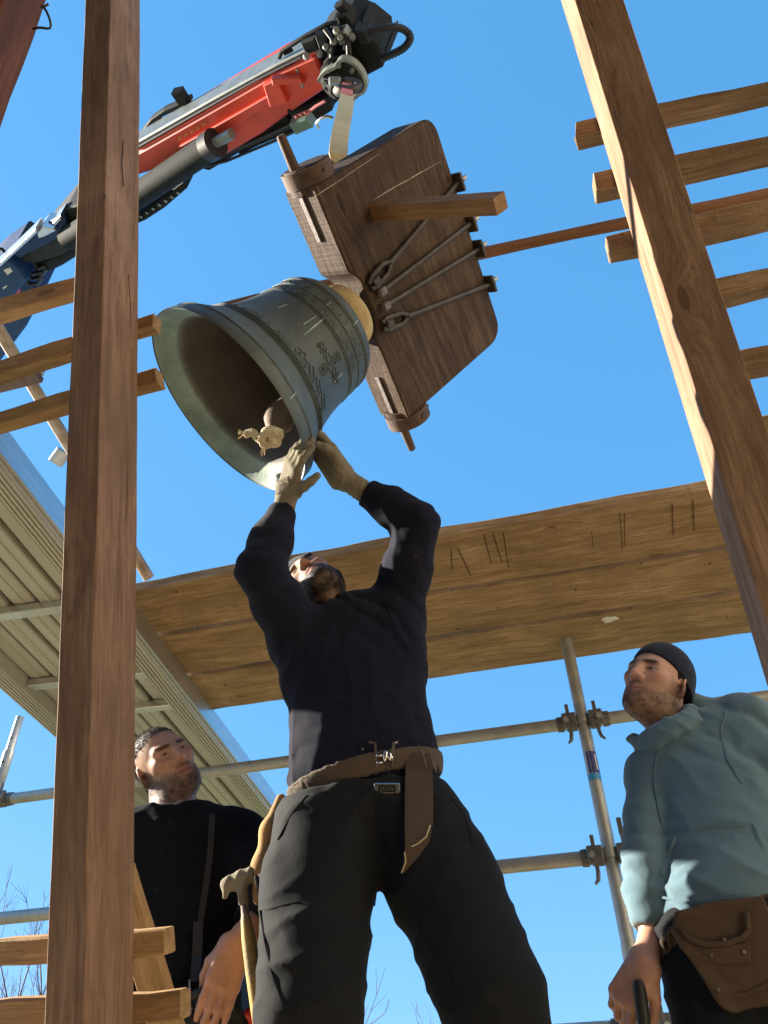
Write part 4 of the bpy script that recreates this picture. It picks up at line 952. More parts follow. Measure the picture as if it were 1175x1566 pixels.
def skin_cols(loc, tone, beard, bd=(.035, .025, .02), seed=0, hairline=.075, moust=True):
    x, y, z = loc.T; n = vnoise(loc*60+seed)+.6*vnoise(loc*150+seed)
    col = np.tile(np.array(tone), (len(x), 1)); col *= (1+.25*n)[:, None]
    red = np.exp(-((np.abs(x)-.045)**2+(y-.07)**2+(z+.02)**2)/.0008)+np.exp(-((x)**2+(y-.11)**2+(z+.028)**2)/.0004)+(np.abs(x) > .078)*.8
    col *= 1-np.outer(np.clip(red, 0, 1)*.35, [0, .45, .45])
    lip = np.exp(-((np.abs(x)/.021)**4+((z+.0648)/.0135)**4))*(y > .075); col = col*(1-lip[:, None]*.75)+np.array([.30, .11, .095])*lip[:, None]*.75
    jaw = 1/(1+np.exp((z+.048+.25*(y-.05)+.018*n)/.006)); jaw *= 1/(1+np.exp(-(z+.145)/.008)); side = np.exp(-((y-.005)/.028)**2)*(z < .0)*(np.abs(x) > .05)
    m = np.clip(jaw+.8*side*(z > -.06), 0, 1)*(y > -.03)
    if moust: m = np.maximum(m, np.exp(-((x/.024)**4+((z+.049)/.0075)**2))*(y > .08))
    m *= (1-lip); m = np.clip(m*beard*(1+.9*n), 0, 1)[:, None]
    col = col*(1-m)+np.array(bd)*m
    br = np.exp(-(((np.abs(x)-.029)/.019)**4+((z-.024-.1*(np.abs(x)-.03))/.0055)**2))*(y > .06); br = np.clip(br*1.4, 0, 1)[:, None]*.9
    col = col*(1-br)+np.array([.02, .014, .011])*br
    ax_e = np.abs(x)-.031; ey = (np.exp(-((ax_e/.0105)**4+((z-.0028)/.0042)**4))*(y > .07))[:, None]; col = col*(1-ey)+np.array([.34, .29, .26])*ey
    ir = (np.exp(-((ax_e/.0046)**4+((z-.0035)/.0042)**4))*(y > .07))[:, None]; col = col*(1-ir)+np.array([.025, .016, .012])*ir
    ls = (np.exp(-((ax_e/.0135)**4+((z-.0072+.25*np.abs(ax_e))/.0016)**2))*(y > .065))[:, None]; col = col*(1-ls*.9)+np.array([.03, .02, .016])*ls*.9
    return np.clip(col, .005, 1)
M['beard'] = plain('dark_beard', (.03, .023, .019), .8, 0, .5, 90, .1, .15); M['beard_red'] = plain('auburn_beard', (.085, .042, .026), .8, 0, .5, 90, .1, .15)
def hair_mesh(P, D, L, r, name, mat, parent):
    n = len(P); D = D/np.linalg.norm(D, axis=1)[:, None]; a = np.cross(D, np.array([.31, .77, .55])); a /= np.linalg.norm(a, axis=1)[:, None]; b = np.cross(D, a)
    V = []
    for k in range(3): t = k*2.094; V.append(P+(a*math.cos(t)+b*math.sin(t))*r)
    for k in range(3): t = k*2.094; V.append(P+D*L[:, None]+(a*math.cos(t)+b*math.sin(t))*r*.35)
    V = np.stack(V, 1).reshape(-1, 3); i = np.arange(n)[:, None]*6
    F = np.concatenate([i+np.array(q_) for q_ in ((0, 1, 4, 3), (1, 2, 5, 4), (2, 0, 3, 5))])
    mw = WM[parent.name]; o = link(name, mesh_data(name, V-np.array(mw.translation), F), mat, parent, mw); o['kind'] = 'stuff'; return o
def beard_hairs(v, loc, f, c, thr, n, L, parent, mat='beard'):
    x, y, z = loc.T; m = (z < -.046-.25*(y-.05)) & (z > -.135) & (y > .0) | ((np.abs(x) < .024) & (np.abs(z+.049) < .007) & (y > .08)) | ((np.abs(y-.008) < .022) & (np.abs(x) > .058) & (z < -.005) & (z > -.06))
    m &= ~((np.abs(x) < .022) & (np.abs(z+.0648) < .0125) & (y > .07)); idx = np.nonzero(m)[0]; r_ = np.random.default_rng(5); i = r_.choice(idx, min(n, len(idx)), False)
    nr = v[i]-(c+0); D = nr/np.linalg.norm(nr, axis=1)[:, None]*.7+r_.normal(0, .35, (len(i), 3))-np.array([0, 0, .5]); hair_mesh(v[i], D, L*r_.uniform(.5, 1.3, len(i)), .00045, 'beard', M[mat], parent)
def strands(v, c, n, L, r, name, parent, dirv, jit):
    r_ = np.random.default_rng(6); i = r_.choice(len(v), min(n, len(v)), False); nr = v[i]-c; D = nr/np.linalg.norm(nr, axis=1)[:, None]*.4+V3(dirv)*.7+r_.normal(0, jit, (len(i), 3)); hair_mesh(v[i], D, L*r_.uniform(.4, 1.2, len(i)), r, name, M['hair'], parent)
def hand(w, d, n, t, curl=(.5, .5, .5, .5), spread=.08, sc=1.0, thumb=(.9, .25, .35), rad=1.0):
    """capsules of a hand: wrist w, pointing d, palm faces n, thumb towards t"""
    d = unit(d); n = V3(n); n = unit(n-d*np.dot(n, d)); t = V3(t); t = t-d*np.dot(t, d)-n*np.dot(t, n); t = unit(t); out = []
    pal = [(-.030, .094, .044), (-.010, .098, .048), (.011, .096, .047), (.030, .088, .042)]   # pinky .. index offsets along t
    lens = [(.034, .021, .019), (.043, .027, .021), (.047, .029, .022), (.042, .026, .021)]
    for i, (o_, L_, _) in enumerate(pal):
        k0 = w+t*o_*sc*.75+d*.012*sc; k1 = w+(t*o_+d*L_)*sc; out.append((k0, k1, .0165*sc*rad, .0115*sc*rad))
        a = 0; p = k1; dr = unit(d+t*o_*spread*30*.1)
        for j in range(3):
            a += curl[i]*(1.0 if j < 2 else .8); q = p+(dr*math.cos(a)+n*math.sin(a))*lens[i][j]*sc
            r0 = (.0102, .0092, .0084, .0074)[j]*sc*rad*(.9 if i == 0 else 1); r1 = (.0092, .0084, .0074)[j]*sc*rad*(.9 if i == 0 else 1)
            out.append((p, q, r0, r1)); p = q
    b = w+(t*.022+d*.022+n*.008)*sc; m1 = b+unit(t*thumb[0]+d*(1.1-thumb[0]*.4)+n*thumb[1])*.043*sc
    m2 = m1+unit(t*(thumb[0]-.45)+d*1.0+n*(thumb[1]+thumb[2]))*.031*sc; m3 = m2+unit(t*(thumb[0]-.75)+d*1.0+n*(thumb[1]+thumb[2]*1.6))*.026*sc
    out += [(b, m1, .0165*sc*rad, .0125*sc*rad), (m1, m2, .0115*sc*rad, .0102*sc*rad), (m2, m3, .0102*sc*rad, .0085*sc*rad)]
    return out
def hand_grid(caps, wrist_from, r0, h=.0026, extra=None):
    P = np.array([c[0] for c in caps]+[c[1] for c in caps]+[wrist_from]); g = Grid(P.min(0)-.05, P.max(0)+.05, h)
    for i, (a, b, ra, rb) in enumerate(caps): g.cone(a, b, ra, rb, .006 if i % 4 else .014)
    w = (caps[0][0]+caps[12][0])/2; g.cone(wrist_from, w, r0, r0*.92, .02)
    return g
def body_object(name, parts, cols, loc):
    V, Fc, Cc, n = [], [], [], 0
    for (v, f), c in zip(parts, cols): V.append(v); Fc.append(f+n); Cc.append(c); n += len(v)
    V = np.concatenate(V)-V3(loc); Fc = np.concatenate(Fc); Cc = np.concatenate(Cc)
    me = mesh_data(name, V, Fc); a = me.color_attributes.new('Col', 'FLOAT_COLOR', 'POINT')
    a.data.foreach_set('color', np.concatenate([Cc, np.ones((len(Cc), 1))], 1).astype(np.float32).ravel())
    return link(name, me, M['skin'], None, Matrix.Translation(tuple(map(float, loc))))
def limb(g, a, b, c, ra, rb, rc, k=.03):
    m0 = a+(b-a)*.5; m1 = b+(c-b)*.4
    g.chain([a, m0, b, m1, c], [ra, ra*.45+rb*.55+.004, rb, rb*.6+rc*.4+.006, rc], k); return g
I3 = np.eye(3)
def torso_axes(sh_l, sh_r, pel, che):
    x = unit(sh_r-sh_l); z = V3(che)-V3(pel); z = unit(z-x*np.dot(x, z)); y = np.cross(z, x); return np.array([x, y, z])
def down(p, z): q = V3(p).copy(); q[2] = z; return q
def boots(g, ank, fd, h): g.cone(ank+ZA*.0, ank+ZA*.06, .05, .055, .02); g.cone(ank+fd*.0-ZA*.03, ank+fd*.16-ZA*.045, .045, .04, .03); g.half([0, 0, h+.002], -ZA); return g
def hit(g, px, py, zmin=1.2, zmax=3.2):
    zs = np.arange(zmin, zmax, .002); P = ray(px, py)[None]*zs[:, None]; i = np.round((P-g.lo)/g.h).astype(int)
    ok = ((i >= 0) & (i < g.n)).all(1); val = np.ones(len(zs)); j = i[ok]; val[ok] = g.f[j[:, 0], j[:, 1], j[:, 2]]
    k = np.nonzero(val < 0)[0]; return P[k[0]] if len(k) else P[len(zs)//2]
def strap_on(g, pix, w, th, name, mat, parent, lift=.004, side=None):
    pts = []
    for i in range(len(pix)-1):
        for k in range(5):
            t = k/5; x = pix[i][0]+(pix[i+1][0]-pix[i][0])*t; y = pix[i][1]+(pix[i+1][1]-pix[i][1])*t; p = hit(g, x, y); pts.append(p-unit(p)*lift)
    p = hit(g, *pix[-1]); pts.append(p-unit(p)*lift)
    pts = [pts[0]]+[(pts[i-1]+pts[i]*2+pts[i+1])/4 for i in range(1, len(pts)-1)]+[pts[-1]]
    sd = [np.cross(unit(pts[min(i+1, len(pts)-1)]-pts[max(i-1, 0)]), unit(pts[i])) for i in range(len(pts))]
    mb = MB(); mb.ribbon(pts, w, th, sd); return mb.build(name, mat, parent, None, True, 50)

# ================================================================== the man steadying the bell
pel = J(566, 1228, 2.0); wai = J(553, 1140, 1.99); che = J(541, 1010, 1.975); nb = J(502, 962, 1.975)
sL, eL, wL = J(452, 968, 1.94), J(398, 872, 1.70), JD(438, 768, 2.355)
sR, eR, wR = J(606, 945, 1.96), J(640, 800, 1.80), JD(541, 742, 2.42)
hL, kL = J(497, 1275, 1.985), J(474, 1530, 1.92); hR, kR = J(640, 1275, 1.985), J(752, 1520, 1.92)
ZS = -.148
aL = down(kL+YA*.10, ZS+.09)-XA*.02; aR = down(kR+YA*.10, ZS+.09)+XA*.05
TA = torso_axes(sL, sR, pel, che); front = -TA[1]
# sweatshirt
A_ = np.array([sL, eL, wL, sR, eR, wR, pel, nb]); g = Grid(A_.min(0)-.19, A_.max(0)+.17, .0065)
g.ell(che, TA, (.192, .122, .20), .05); g.ell((che+wai)/2-TA[2]*.01, TA, (.188, .128, .20), .08); g.ell(wai-TA[2]*.02, TA, (.196, .13, .15), .08)
g.ell(pel+TA[2]*.07, TA, (.20, .132, .10), .05)
g.cone(sL, sR, .072, .072, .06); g.cone(sL+TA[2]*.03+TA[0]*.05, nb, .05, .062, .06); g.cone(sR+TA[2]*.03-TA[0]*.05, nb, .05, .062, .06)
g.ell(sL+TA[2]*-.09+TA[0]*.02, TA, (.075, .09, .12), .06); g.ell(sR+TA[2]*-.09-TA[0]*.02, TA, (.075, .09, .12), .06)
limb(g, sL, eL, wL, .075, .056, .040, .045); limb(g, sR, eR, wR, .076, .055, .040, .045)
hem = J(560, 1204, 1.9)
g.half(hem, -(TA[2]+TA[0]*.06), .004)
nu = unit(nb-che); g.cone(nb-nu*.0+front*.045, nb+nu*.15+front*.05-TA[0]*.02, .070, .10, .008, 's')
g.cone(wL+unit(wL-eL)*.004, wL+unit(wL-eL)*.06, .06, .07, .002, 's'); g.cone(wR+unit(wR-eR)*.004, wR+unit(wR-eR)*.06, .06, .07, .002, 's')
def fm(P):
    r = folds(P, .006, TA[2]*.85+TA[0]*.5, 26, 1.0)*.8+folds(P, .005, TA[0]*.9-TA[2]*.3, 44, 5.)
    r += elbow_folds(P, eL, wL-sL+TA[0]*.1, .10, .008, 120)+elbow_folds(P, eR, wR-sR+TA[2]*.1, .10, .010, 120)+elbow_folds(P, (sR*.4+eR*.6), eR-sR+TA[0]*.1, .08, .006, 130)
    r += elbow_folds(P, sL-TA[2]*.06+TA[0]*.05, TA[0]-TA[2]*.6, .16, .012, 90)+elbow_folds(P, sR-TA[2]*.02-TA[0]*.05, TA[0]+TA[2]*.8, .14, .016, 95)
    r += elbow_folds(P, wai-TA[2]*.06, TA[2]+TA[0]*.2, .2, .008, 80)
    for e_, w_ in ((eL, wL), (eR, wR)):
        d = unit(w_-e_); t = (P-w_)@d; r += np.where((t > -.045) & (t < .02), .005+.0012*np.sin(t*1400), 0)*(np.linalg.norm(P-w_, axis=1) < .09)
    return r
shirt_g = g.copy(); g.disp(fm); shirt_g2 = g
head_c = JD(483, 898, 2.43)
fdir = camvec(-.42, .78, .45); udir = camvec(-.56, .18, -.80)
hv, hf, hloc, HL, HX = head_mesh(head_c, fdir, udir, nb-nu*.03, .0028)
hcol = skin_cols(hloc, (.42, .245, .17), 1.0, (.035, .026, .02), 1)
SEAMS = True
# gloved hands
capsL = hand(JD(441, 752, 2.35), JD(452, 690, 2.285)-JD(441, 752, 2.35), FWD*.55+RGT*.75, RGT*.7-FWD*.7, (.30, .30, .28, .26), .04, .98, (.95, .3, .3), 1.32)
capsR = hand(JD(524, 733, 2.425), JD(486, 676, 2.45)-JD(524, 733, 2.425), -RGT*.45-UPC*.25-FWD*.7, RGT*.5+UPC*.6-FWD*.2, (.10, .12, .14, .18), .04, 1.10, (.35, .2, .2), 1.35)
# body under the clothes: torso, legs, one mesh with head
bg = Grid(np.array([-.75, 1.45, -.16]), np.array([.55, 2.35, 1.9]), .014)
bg.ell(che, TA, (.16, .10, .18), .05).ell(wai, TA, (.16, .10, .16), .06).ell(pel, TA, (.165, .105, .12), .06).cone(sL, sR, .05, .05, .05).cone(che, nb, .07, .055, .04)
limb(bg, sL, eL, wL, .055, .042, .03); limb(bg, sR, eR, wR, .055, .042, .03)
limb(bg, hL, kL, aL, .085, .062, .042); limb(bg, hR, kR, aR, .085, .062, .042)
bv, bf = bg.mesh()
man = body_object('person', [(hv, hf), (bv, bf)], [hcol, np.tile([.42, .245, .17], (len(bv), 1))], down((aL+aR)/2, ZS))
tag(man, 'person in navy sweatshirt and cap reaching up with gloved hands to the bell rim', 'person', 'men receiving the bell')
sw = sdf_obj('sweatshirt', g, M['navy'], man)
for sm in ([(470, 955), (452, 985), (440, 1030)], [(590, 925), (604, 960), (628, 1000)], [(440, 1172), (500, 1190), (560, 1196), (640, 1196)]): strap_on(shirt_g2, sm, .004, .003, 'seam', M['navy'], man, .001)
# collar
mb = MB(); cc = nb+nu*.012+front*.028; cx, cy = TA[0], unit(np.cross(nu, TA[0]))
mb.tube([cc+cx*.068*math.cos(t)+cy*.066*math.sin(t)+nu*(.010*math.sin(t)*-1) for t in np.linspace(0, 6.283, 40)], .0095, 8, False); mb.build('collar', M['navy'], man, None, True)
for nm, caps, frm, r0, e_ in (('glove', capsL, wL-unit(wL-eL)*.03, .034, eL), ('glove', capsR, wR-unit(wR-eR)*.03, .036, eR)):
    gg = hand_grid(caps, frm, r0, .0026)
    w0 = caps[0][0]; dd = unit(w0-frm)
    gg.disp(lambda P: folds(P, .0035, dd, 190, 2.)+np.where((np.abs((P-w0)@dd+.02) < .022) & (np.linalg.norm(P-w0, axis=1) < .07), .0022*np.sin(((P-w0)@dd)*1300)-.003, 0))
    sdf_obj(nm, gg, M['glove'], man)
# cap
cg = Grid(head_c-.17, head_c+.17, .004); X_, F_, U_ = HX
cg.ell(HL(0, -.014, .040), HX, (.088, .112, .105), .0); cg.half(HL(0, .09, .026), -(U_-F_*.05)); cg.cone(HL(-.05, .075, .050), HL(.05, .075, .050), .012, .012, .01)
cap_o = sdf_obj('cap', cg, M['cap'], man)
beard_hairs(hv, hloc, hf, head_c, .5, 2600, .006, man)
# trousers
lo = np.minimum(np.minimum(aL, aR), pel)-[.2, .22, .06]; hi = np.maximum(np.maximum(hL, hR), pel)+[.22, .22, .12]
tg = Grid(np.minimum(lo, kR-.2), np.maximum(hi, kR+.2), .0072)
tg.ell(pel+TA[2]*.03, TA, (.198, .128, .11), .05); tg.ell(pel-TA[2]*.05, TA, (.215, .132, .12), .06)
for s_, h_, k_, a_ in ((-1, hL, kL, aL), (1, hR, kR, aR)):
    tg.chain([h_+TA[0]*s_*.005, h_+(k_-h_)*.35, h_+(k_-h_)*.75, k_, k_+(a_-k_)*.35, k_+(a_-k_)*.8, a_], [.130, .124, .113, .106, .098, .092, .09], .045)
    tg.ell(h_+(k_-h_)*.45+TA[0]*s_*.075, TA, (.055, .085, .13), .04)
tg.half(J(560, 1196, 1.9), TA[2]+TA[0]*.06, .003)
def ft(P):
    r = folds(P, .007, TA[2]*.5+TA[0]*.85, 30, 11.)+folds(P, .006, TA[2]*.9-TA[0]*.5, 40, 17.)
    r += elbow_folds(P, pel-TA[2]*.12+front*.1, TA[2]*.6+TA[0]*.6, .14, .008, 75)+elbow_folds(P, kR, TA[2]+TA[0]*.2, .12, .009, 70)+elbow_folds(P, kL, TA[2]+TA[0]*.4, .12, .009, 70)+elbow_folds(P, hL+front*.1, TA[2]+TA[0]*.4, .1, .006, 90)
    d = np.abs((P-pel)@TA[0]-.01*np.sin(((P-pel)@TA[2])*20)); r += np.where(((P-pel)@TA[1] < 0) & ((P-pel)@TA[2] > -.2), .004*np.exp(-(d/.004)**2), 0)
    return r
trou_g = tg; tg.disp(ft); tr_o = sdf_obj('trousers', tg, M['trouser'], man)
bt = Grid(np.minimum(aL, aR)-[.2, .35, .1], np.maximum(aL, aR)+[.2, .2, .12], .008)
for a_ in (aL, aR): bt.cone(a_+ZA*.05, a_-ZA*.03, .055, .052, .02); bt.cone(a_-ZA*.035, a_-YA*.17-ZA*.045, .046, .04, .03)
bt.half([0, 0, ZS+.001], -ZA); sdf_obj('boots', bt, M['rubber'], man)
# trouser button plate reading "globe"
p = hit(tg, 592, 1206); fwd_ = -unit(p); pr = unit(RGT-fwd_*np.dot(RGT, fwd_)); pu = np.cross(fwd_, pr)
p = p+fwd_*.006
mb = MB(); mb.box(p, pr*.032, pu*.013, fwd_*.004, .002); bk = mb.build('belt_buckle', M['chrome'], man)
MB().box(p+fwd_*.0043, pr*.021, pu*.008, fwd_*.0006).build('buckle_field', M['black'], bk)
cu = bpy.data.curves.new('txt', 'FONT'); cu.body = 'globe'; cu.size = .0155; cu.extrude = .0003; cu.align_x = 'CENTER'; cu.align_y = 'CENTER'
to = bpy.data.objects.new('txt', cu); COL.objects.link(to); dg = bpy.context.evaluated_depsgraph_get(); me = bpy.data.meshes.new_from_object(to.evaluated_get(dg)); bpy.data.objects.remove(to)
mb = MB(); mb.add([p+fwd_*(.0052+v.co.z)+pr*v.co.x+pu*v.co.y for v in me.vertices], [tuple(q.vertices) for q in me.polygons]); mb.build('lettering', M['chrome'], bk)
for sm in ([(583, 1216), (586, 1260), (582, 1320), (573, 1385)], [(470, 1216), (446, 1245), (425, 1285)], [(690, 1220), (712, 1250), (722, 1290)], [(404, 1392), (430, 1386), (462, 1378)], [(655, 1420), (690, 1500), (702, 1560)]):
    strap_on(trou_g, sm, .0035, .002, 'seam', M['trouser'], man, .0012)
# tool belt over the sweatshirt
beltp = hit(shirt_g2, 590, 1163)
bn_ = unit(TA[2]+TA[0]*-.05)
bgm = shirt_g.shell(.003, beltp, bn_, .026, .0055); sdf_obj('tool_belt', bgm, M['webbelt'], man)
def on_shirt(px, py, lift): q = hit(bgm, px, py); return q-unit(q)*lift
fr = -unit(beltp); br_ = unit(RGT-fr*np.dot(RGT, fr)); bu_ = np.cross(fr, br_); s_ = np.linalg.norm(beltp)/FPX*.985
def bz(px, py, lift=.006): return beltp+br_*(px-590)*s_-bu_*(py-1163)*s_+fr*lift
mb = MB()
for a_, b_ in (((575, 1137), (566, 1137)), ((602, 1137), (610, 1137))): pass
bko = []
for pth in ([(565, 1137), (575, 1138), (576, 1172)], [(609, 1137), (602, 1138), (601, 1172)]):
    mb = MB(); mb.ribbon([bz(*q, .010) for q in pth], .007, .005, [fr*0+br_+bu_*.3]*3); o_ = mb.build('hook_plate', M['chrome'], man)
for pth, r in (([(576, 1156), (586, 1156)], .0035), ([(576, 1166), (586, 1166)], .0035), ([(590, 1150), (589, 1166)], .007), ([(593, 1159), (601, 1159)], .004), ([(596, 1152), (597, 1164)], .005)):
    mb = MB(); mb.tube([bz(*q, .013) for q in pth], r, 8); mb.build('clasp', M['chrome'], man, None, True)
mb = MB(); mb.tube([bz(556, 1147, .004), bz(556, 1147, .011)], .004, 8); mb.build('rivet', M['chrome'], man)
def front_pt(px, py, lift):
    q1 = hit(bgm, px, py); q2 = hit(trou_g, px, py); q = q1 if np.linalg.norm(q1) < np.linalg.norm(q2) else q2
    return q*(1-lift/np.linalg.norm(q))
tl = [front_pt(641, y, .014) for y in (1152, 1172, 1195, 1225, 1255, 1282)]+[front_pt(630, 1306, .012), front_pt(617, 1334, .008)]
tl = [tl[0]]+[(tl[i-1]+2*tl[i]+tl[i+1])/4-unit(tl[i])*.004 for i in range(1, len(tl)-1)]+[tl[-1]]
mb = MB(); mb.ribbon(tl, [.066, .067, .068, .068, .067, .058, .032, .006], .003, br_+bu_*.05); bto = mb.build('belt_tail', M['webbelt'], man, None, True, 40)
mb = MB(); mb.tube([front_pt(x, y, .020) for x, y in ((658, 1262), (652, 1280), (638, 1291), (624, 1297), (619, 1304), (621, 1318), (614, 1335))], .0017, 6); mb.build('frayed_edge', M['strap'], bto, None, True)
for pth in ([(643, 1147), (650, 1172)], [(655, 1149), (664, 1180)]):
    mb = MB(); mb.tube([bz(*pth[0], .006), bz(*pth[1], .012)], .0018, 6); mb.build('keeper', M['galv_dark'], man)
# suede tool pouch at the hip, pocket, pens
pg = Grid(J(395, 1290, 1.99)-[.16, .14, .2], J(395, 1290, 1.99)+[.14, .14, .22], .005)
pg.chain([J(430, 1222, 1.97), J(412, 1270, 1.975), J(402, 1325, 1.98), J(398, 1372, 1.985)], [.014, .019, .023, .019], .03)
pg.disp(lambda P: folds(P, .006, ZA+XA*.4, 70, 3.)); sdf_obj('suede_pouch', pg, M['suede'], man)
strap_on(trou_g, [(399, 1392), (406, 1440), (418, 1490), (436, 1540)], .006, .003, 'pocket_seam', M['trouser'], man, .002)
for (x0, y0, x1, y1, m_, r) in ((391, 1338, 402, 1384, 'black', .0055), (397, 1336, 408, 1384, 'galv_dark', .005), (404, 1342, 412, 1378, 'redplastic', .0055)):
    a_ = JD(x0, y0, 1.83); b_ = JD(x1, y1, 1.80); mb = MB(); mb.tube([a_, a_+(b_-a_)*.12, b_], [r*.4, r, r], 8); mb.build('pen', M[m_], man, None, True, 40)
# hammer hanging in its leather loop
ha = JD(368, 1345, 1.86); hb_ = JD(403, 1600, 1.66); hd_ = unit(hb_-ha)
hm = empty('hammer', ha); tag(hm, 'old hammer with worn yellow handle hanging from the suede pouch', 'hammer')
mb = MB(); mb.tube([ha-hd_*.02, ha+hd_*.06, ha+hd_*.085], [.009, .0085, .010], 12); mb.build('shank', M['iron_grey'], hm, None, True, 50)
mb = MB(); mb.tube([ha+hd_*.08, ha+hd_*.09, ha+hd_*.13, ha+hd_*.20, ha+hd_*.30, ha+hd_*.42], [.010, .0125, .0165, .0175, .0165, .015], 16); mb.build('handle', M['paint_yellow'], hm, frame(ha, hd_, ZA), True, 50)
hg = Grid(ha-.08, ha+.08, .003); hc = unit(RGT-hd_*np.dot(RGT, hd_))
hg.cone(ha-hc*.034+hd_*.002, ha+hc*.026-hd_*.004, .016, .019, .012); hg.cone(ha, ha+hd_*.05, .017, .012, .015); hg.cone(ha-hc*.03, ha-hc*.04+hd_*.028, .011, .007, .012)
hg.disp(lambda P: folds(P, .004, hc+hd_*.5, 160, 6.)); sdf_obj('leather_wrap', hg, M['glove'], hm)

# ================================================================== the man with the crane remote
pel = J(286, 1560, 2.27); che = J(283, 1345, 2.27); nb = J(262, 1256, 2.26); wai = (pel+che)/2
sL, sR = J(178, 1296, 2.24), J(366, 1292, 2.28); eR = J(432, 1392, 2.16); wR = JD(370, 1430, 1.86); eL = J(150, 1440, 2.2); wL = J(190, 1600, 2.1)
TA = torso_axes(sL, sR, pel, che); front = -TA[1]; ZB = ZF+.004
A_ = np.array([sL, eL, wL, sR, eR, wR, pel, nb]); g = Grid(A_.min(0)-.17, A_.max(0)+.16, .0068)
g.ell(che, TA, (.185, .125, .20), .05); g.ell(wai, TA, (.18, .13, .2), .08); g.ell(pel+TA[2]*.04, TA, (.185, .13, .12), .06)
g.cone(sL, sR, .075, .075, .07); g.cone(sR+TA[2]*.02, nb, .055, .062, .06); g.cone(sL+TA[2]*.02, nb, .055, .062, .06)
limb(g, sL, eL, wL, .082, .066, .045, .05); limb(g, sR, eR, wR, .082, .066, .045, .05)
nu = unit(TA[2]+front*.25); g.cone(nb+nu*.02, nb+nu*.16, .062, .09, .008, 's')
g.cone(wR+unit(wR-eR)*.006, wR+unit(wR-eR)*.06, .06, .07, .002, 's'); g.half(pel+TA[2]*-.03, -TA[2], .003)
def fl(P):
    r = folds(P, .006, TA[2]*.7+TA[0]*.7, 24, 21.)+folds(P, .004, TA[2]*.7-TA[0]*.6, 40, 27.)+elbow_folds(P, eR, wR-sR, .14, .013, 120)
    d = unit(wR-eR); t = (P-wR)@d; return r+np.where((t > -.05) & (t < .02), .004+.001*np.sin(t*1300), 0)*(np.linalg.norm(P-wR, axis=1) < .09)
lg0 = g; g.disp(fl)
head_c = JD(252, 1170, 2.36); fdir = camvec(.50, .64, .58); udir = camvec(-.60, .68, -.42)
hv, hf, hloc, HL, HX = head_mesh(head_c, fdir, udir, nb-nu*.02, .0028)
hcol = skin_cols(hloc, (.46, .27, .19), .72, (.06, .046, .04), 5)
x_, y_, z_ = hloc.T; hm_ = np.clip(1/(1+np.exp(-(z_-.052-.36*np.maximum(0, y_)+.006*vnoise(hloc*90))/.004))+((y_ < -.012+.004*vnoise(hloc*120)) & (z_ > -.055) & (np.abs(x_) < .0775)), 0, 1)
hcol = hcol*(1-hm_[:, None]*.93)+np.array([.014, .011, .01])*hm_[:, None]*.93; hair_v = hv[hm_ > .5]
caps = hand(JD(364, 1436, 1.85), JD(342, 1500, 1.79)-JD(364, 1436, 1.85), FWD*.9-UPC*.1, -RGT*.9-FWD*.2, (.20, .22, .24, .30), .12, 1.04, (.55, .3, .3))
hg = hand_grid(caps, wR-unit(wR-eR)*.03, .030); h1 = hg.mesh()
caps2 = hand(J(195, 1615, 2.1), RGT*.1-UPC*.9, FWD*.8, -RGT, (.5, .5, .5, .5), .08, 1.0); h2g = hand_grid(caps2, wL, .03); h2 = h2g.mesh()
kL, kR = pel+XA*-.12-YA*.03-ZA*.44, pel+XA*.12-YA*.03-ZA*.44; aL, aR = down(kL+YA*.04, ZB+.09), down(kR+YA*.04, ZB+.09)
bg = Grid(np.minimum(A_.min(0), aL)-.2, np.maximum(A_.max(0), aR)+.2, .014)
bg.ell(che, TA, (.15, .10, .18), .05).ell(wai, TA, (.15, .10, .16), .06).ell(pel, TA, (.16, .10, .12), .06).cone(sL, sR, .05, .05, .05).cone(che, nb, .07, .055, .04)
limb(bg, sL, eL, wL, .055, .042, .03); limb(bg, sR, eR, wR, .055, .042, .03)
limb(bg, pel-XA*.09, kL, aL, .085, .06, .04); limb(bg, pel+XA*.09, kR, aR, .085, .06, .04); bv, bf = bg.mesh()
tone = np.array([.46, .27, .19])
def hc_(v): return tone*(1.12+.12*vnoise(v*70)[:, None])*np.array([1.0, .93, .9])
man2 = body_object('person', [(hv, hf), (bv, bf), h1, h2], [hcol, np.tile(tone, (len(bv), 1)), hc_(h1[0]), hc_(h2[0])], down(pel, ZB))
beard_later = None
tag(man2, 'person with short beard in black sweatshirt looking up, crane remote hanging from the neck', 'person', 'men receiving the bell')
sdf_obj('sweatshirt', g, M['black_sweat'], man2)
mb = MB(); cc = nb+nu*.028; cx = TA[0]; cy = unit(np.cross(nu, cx))
mb.tube([cc+cx*.070*math.cos(t)+cy*.070*math.sin(t) for t in np.linspace(0, 6.283, 40)], .011, 8, False); mb.build('collar', M['black_sweat'], man2, None, True)
X_, F_, U_ = HX
strands(hair_v, head_c, 9000, .008, .0006, 'hair', man2, -F_*1.0-U_*.1, .25)
beard_hairs(hv, hloc, hf, head_c, .45, 1500, .003, man2)
tg = Grid(np.minimum(np.minimum(aL, aR), pel)-[.2, .2, .06], np.maximum(np.maximum(aL, aR), pel)+[.2, .2, .1], .011)
tg.ell(pel, TA, (.18, .125, .12), .05)
for h_, k_, a_ in ((pel-XA*.09, kL, aL), (pel+XA*.09, kR, aR)): tg.chain([h_, k_, a_-ZA*.08], [.105, .085, .075], .04)
tg.half([0, 0, ZB], -ZA); sdf_obj('trousers', tg, M['trouser'], man2)
strap_on(lg0, [(325, 1245), (322, 1300), (316, 1350), (308, 1400), (304, 1425)], .016, .003, 'neck_strap', M['rubber'], man2, .004)
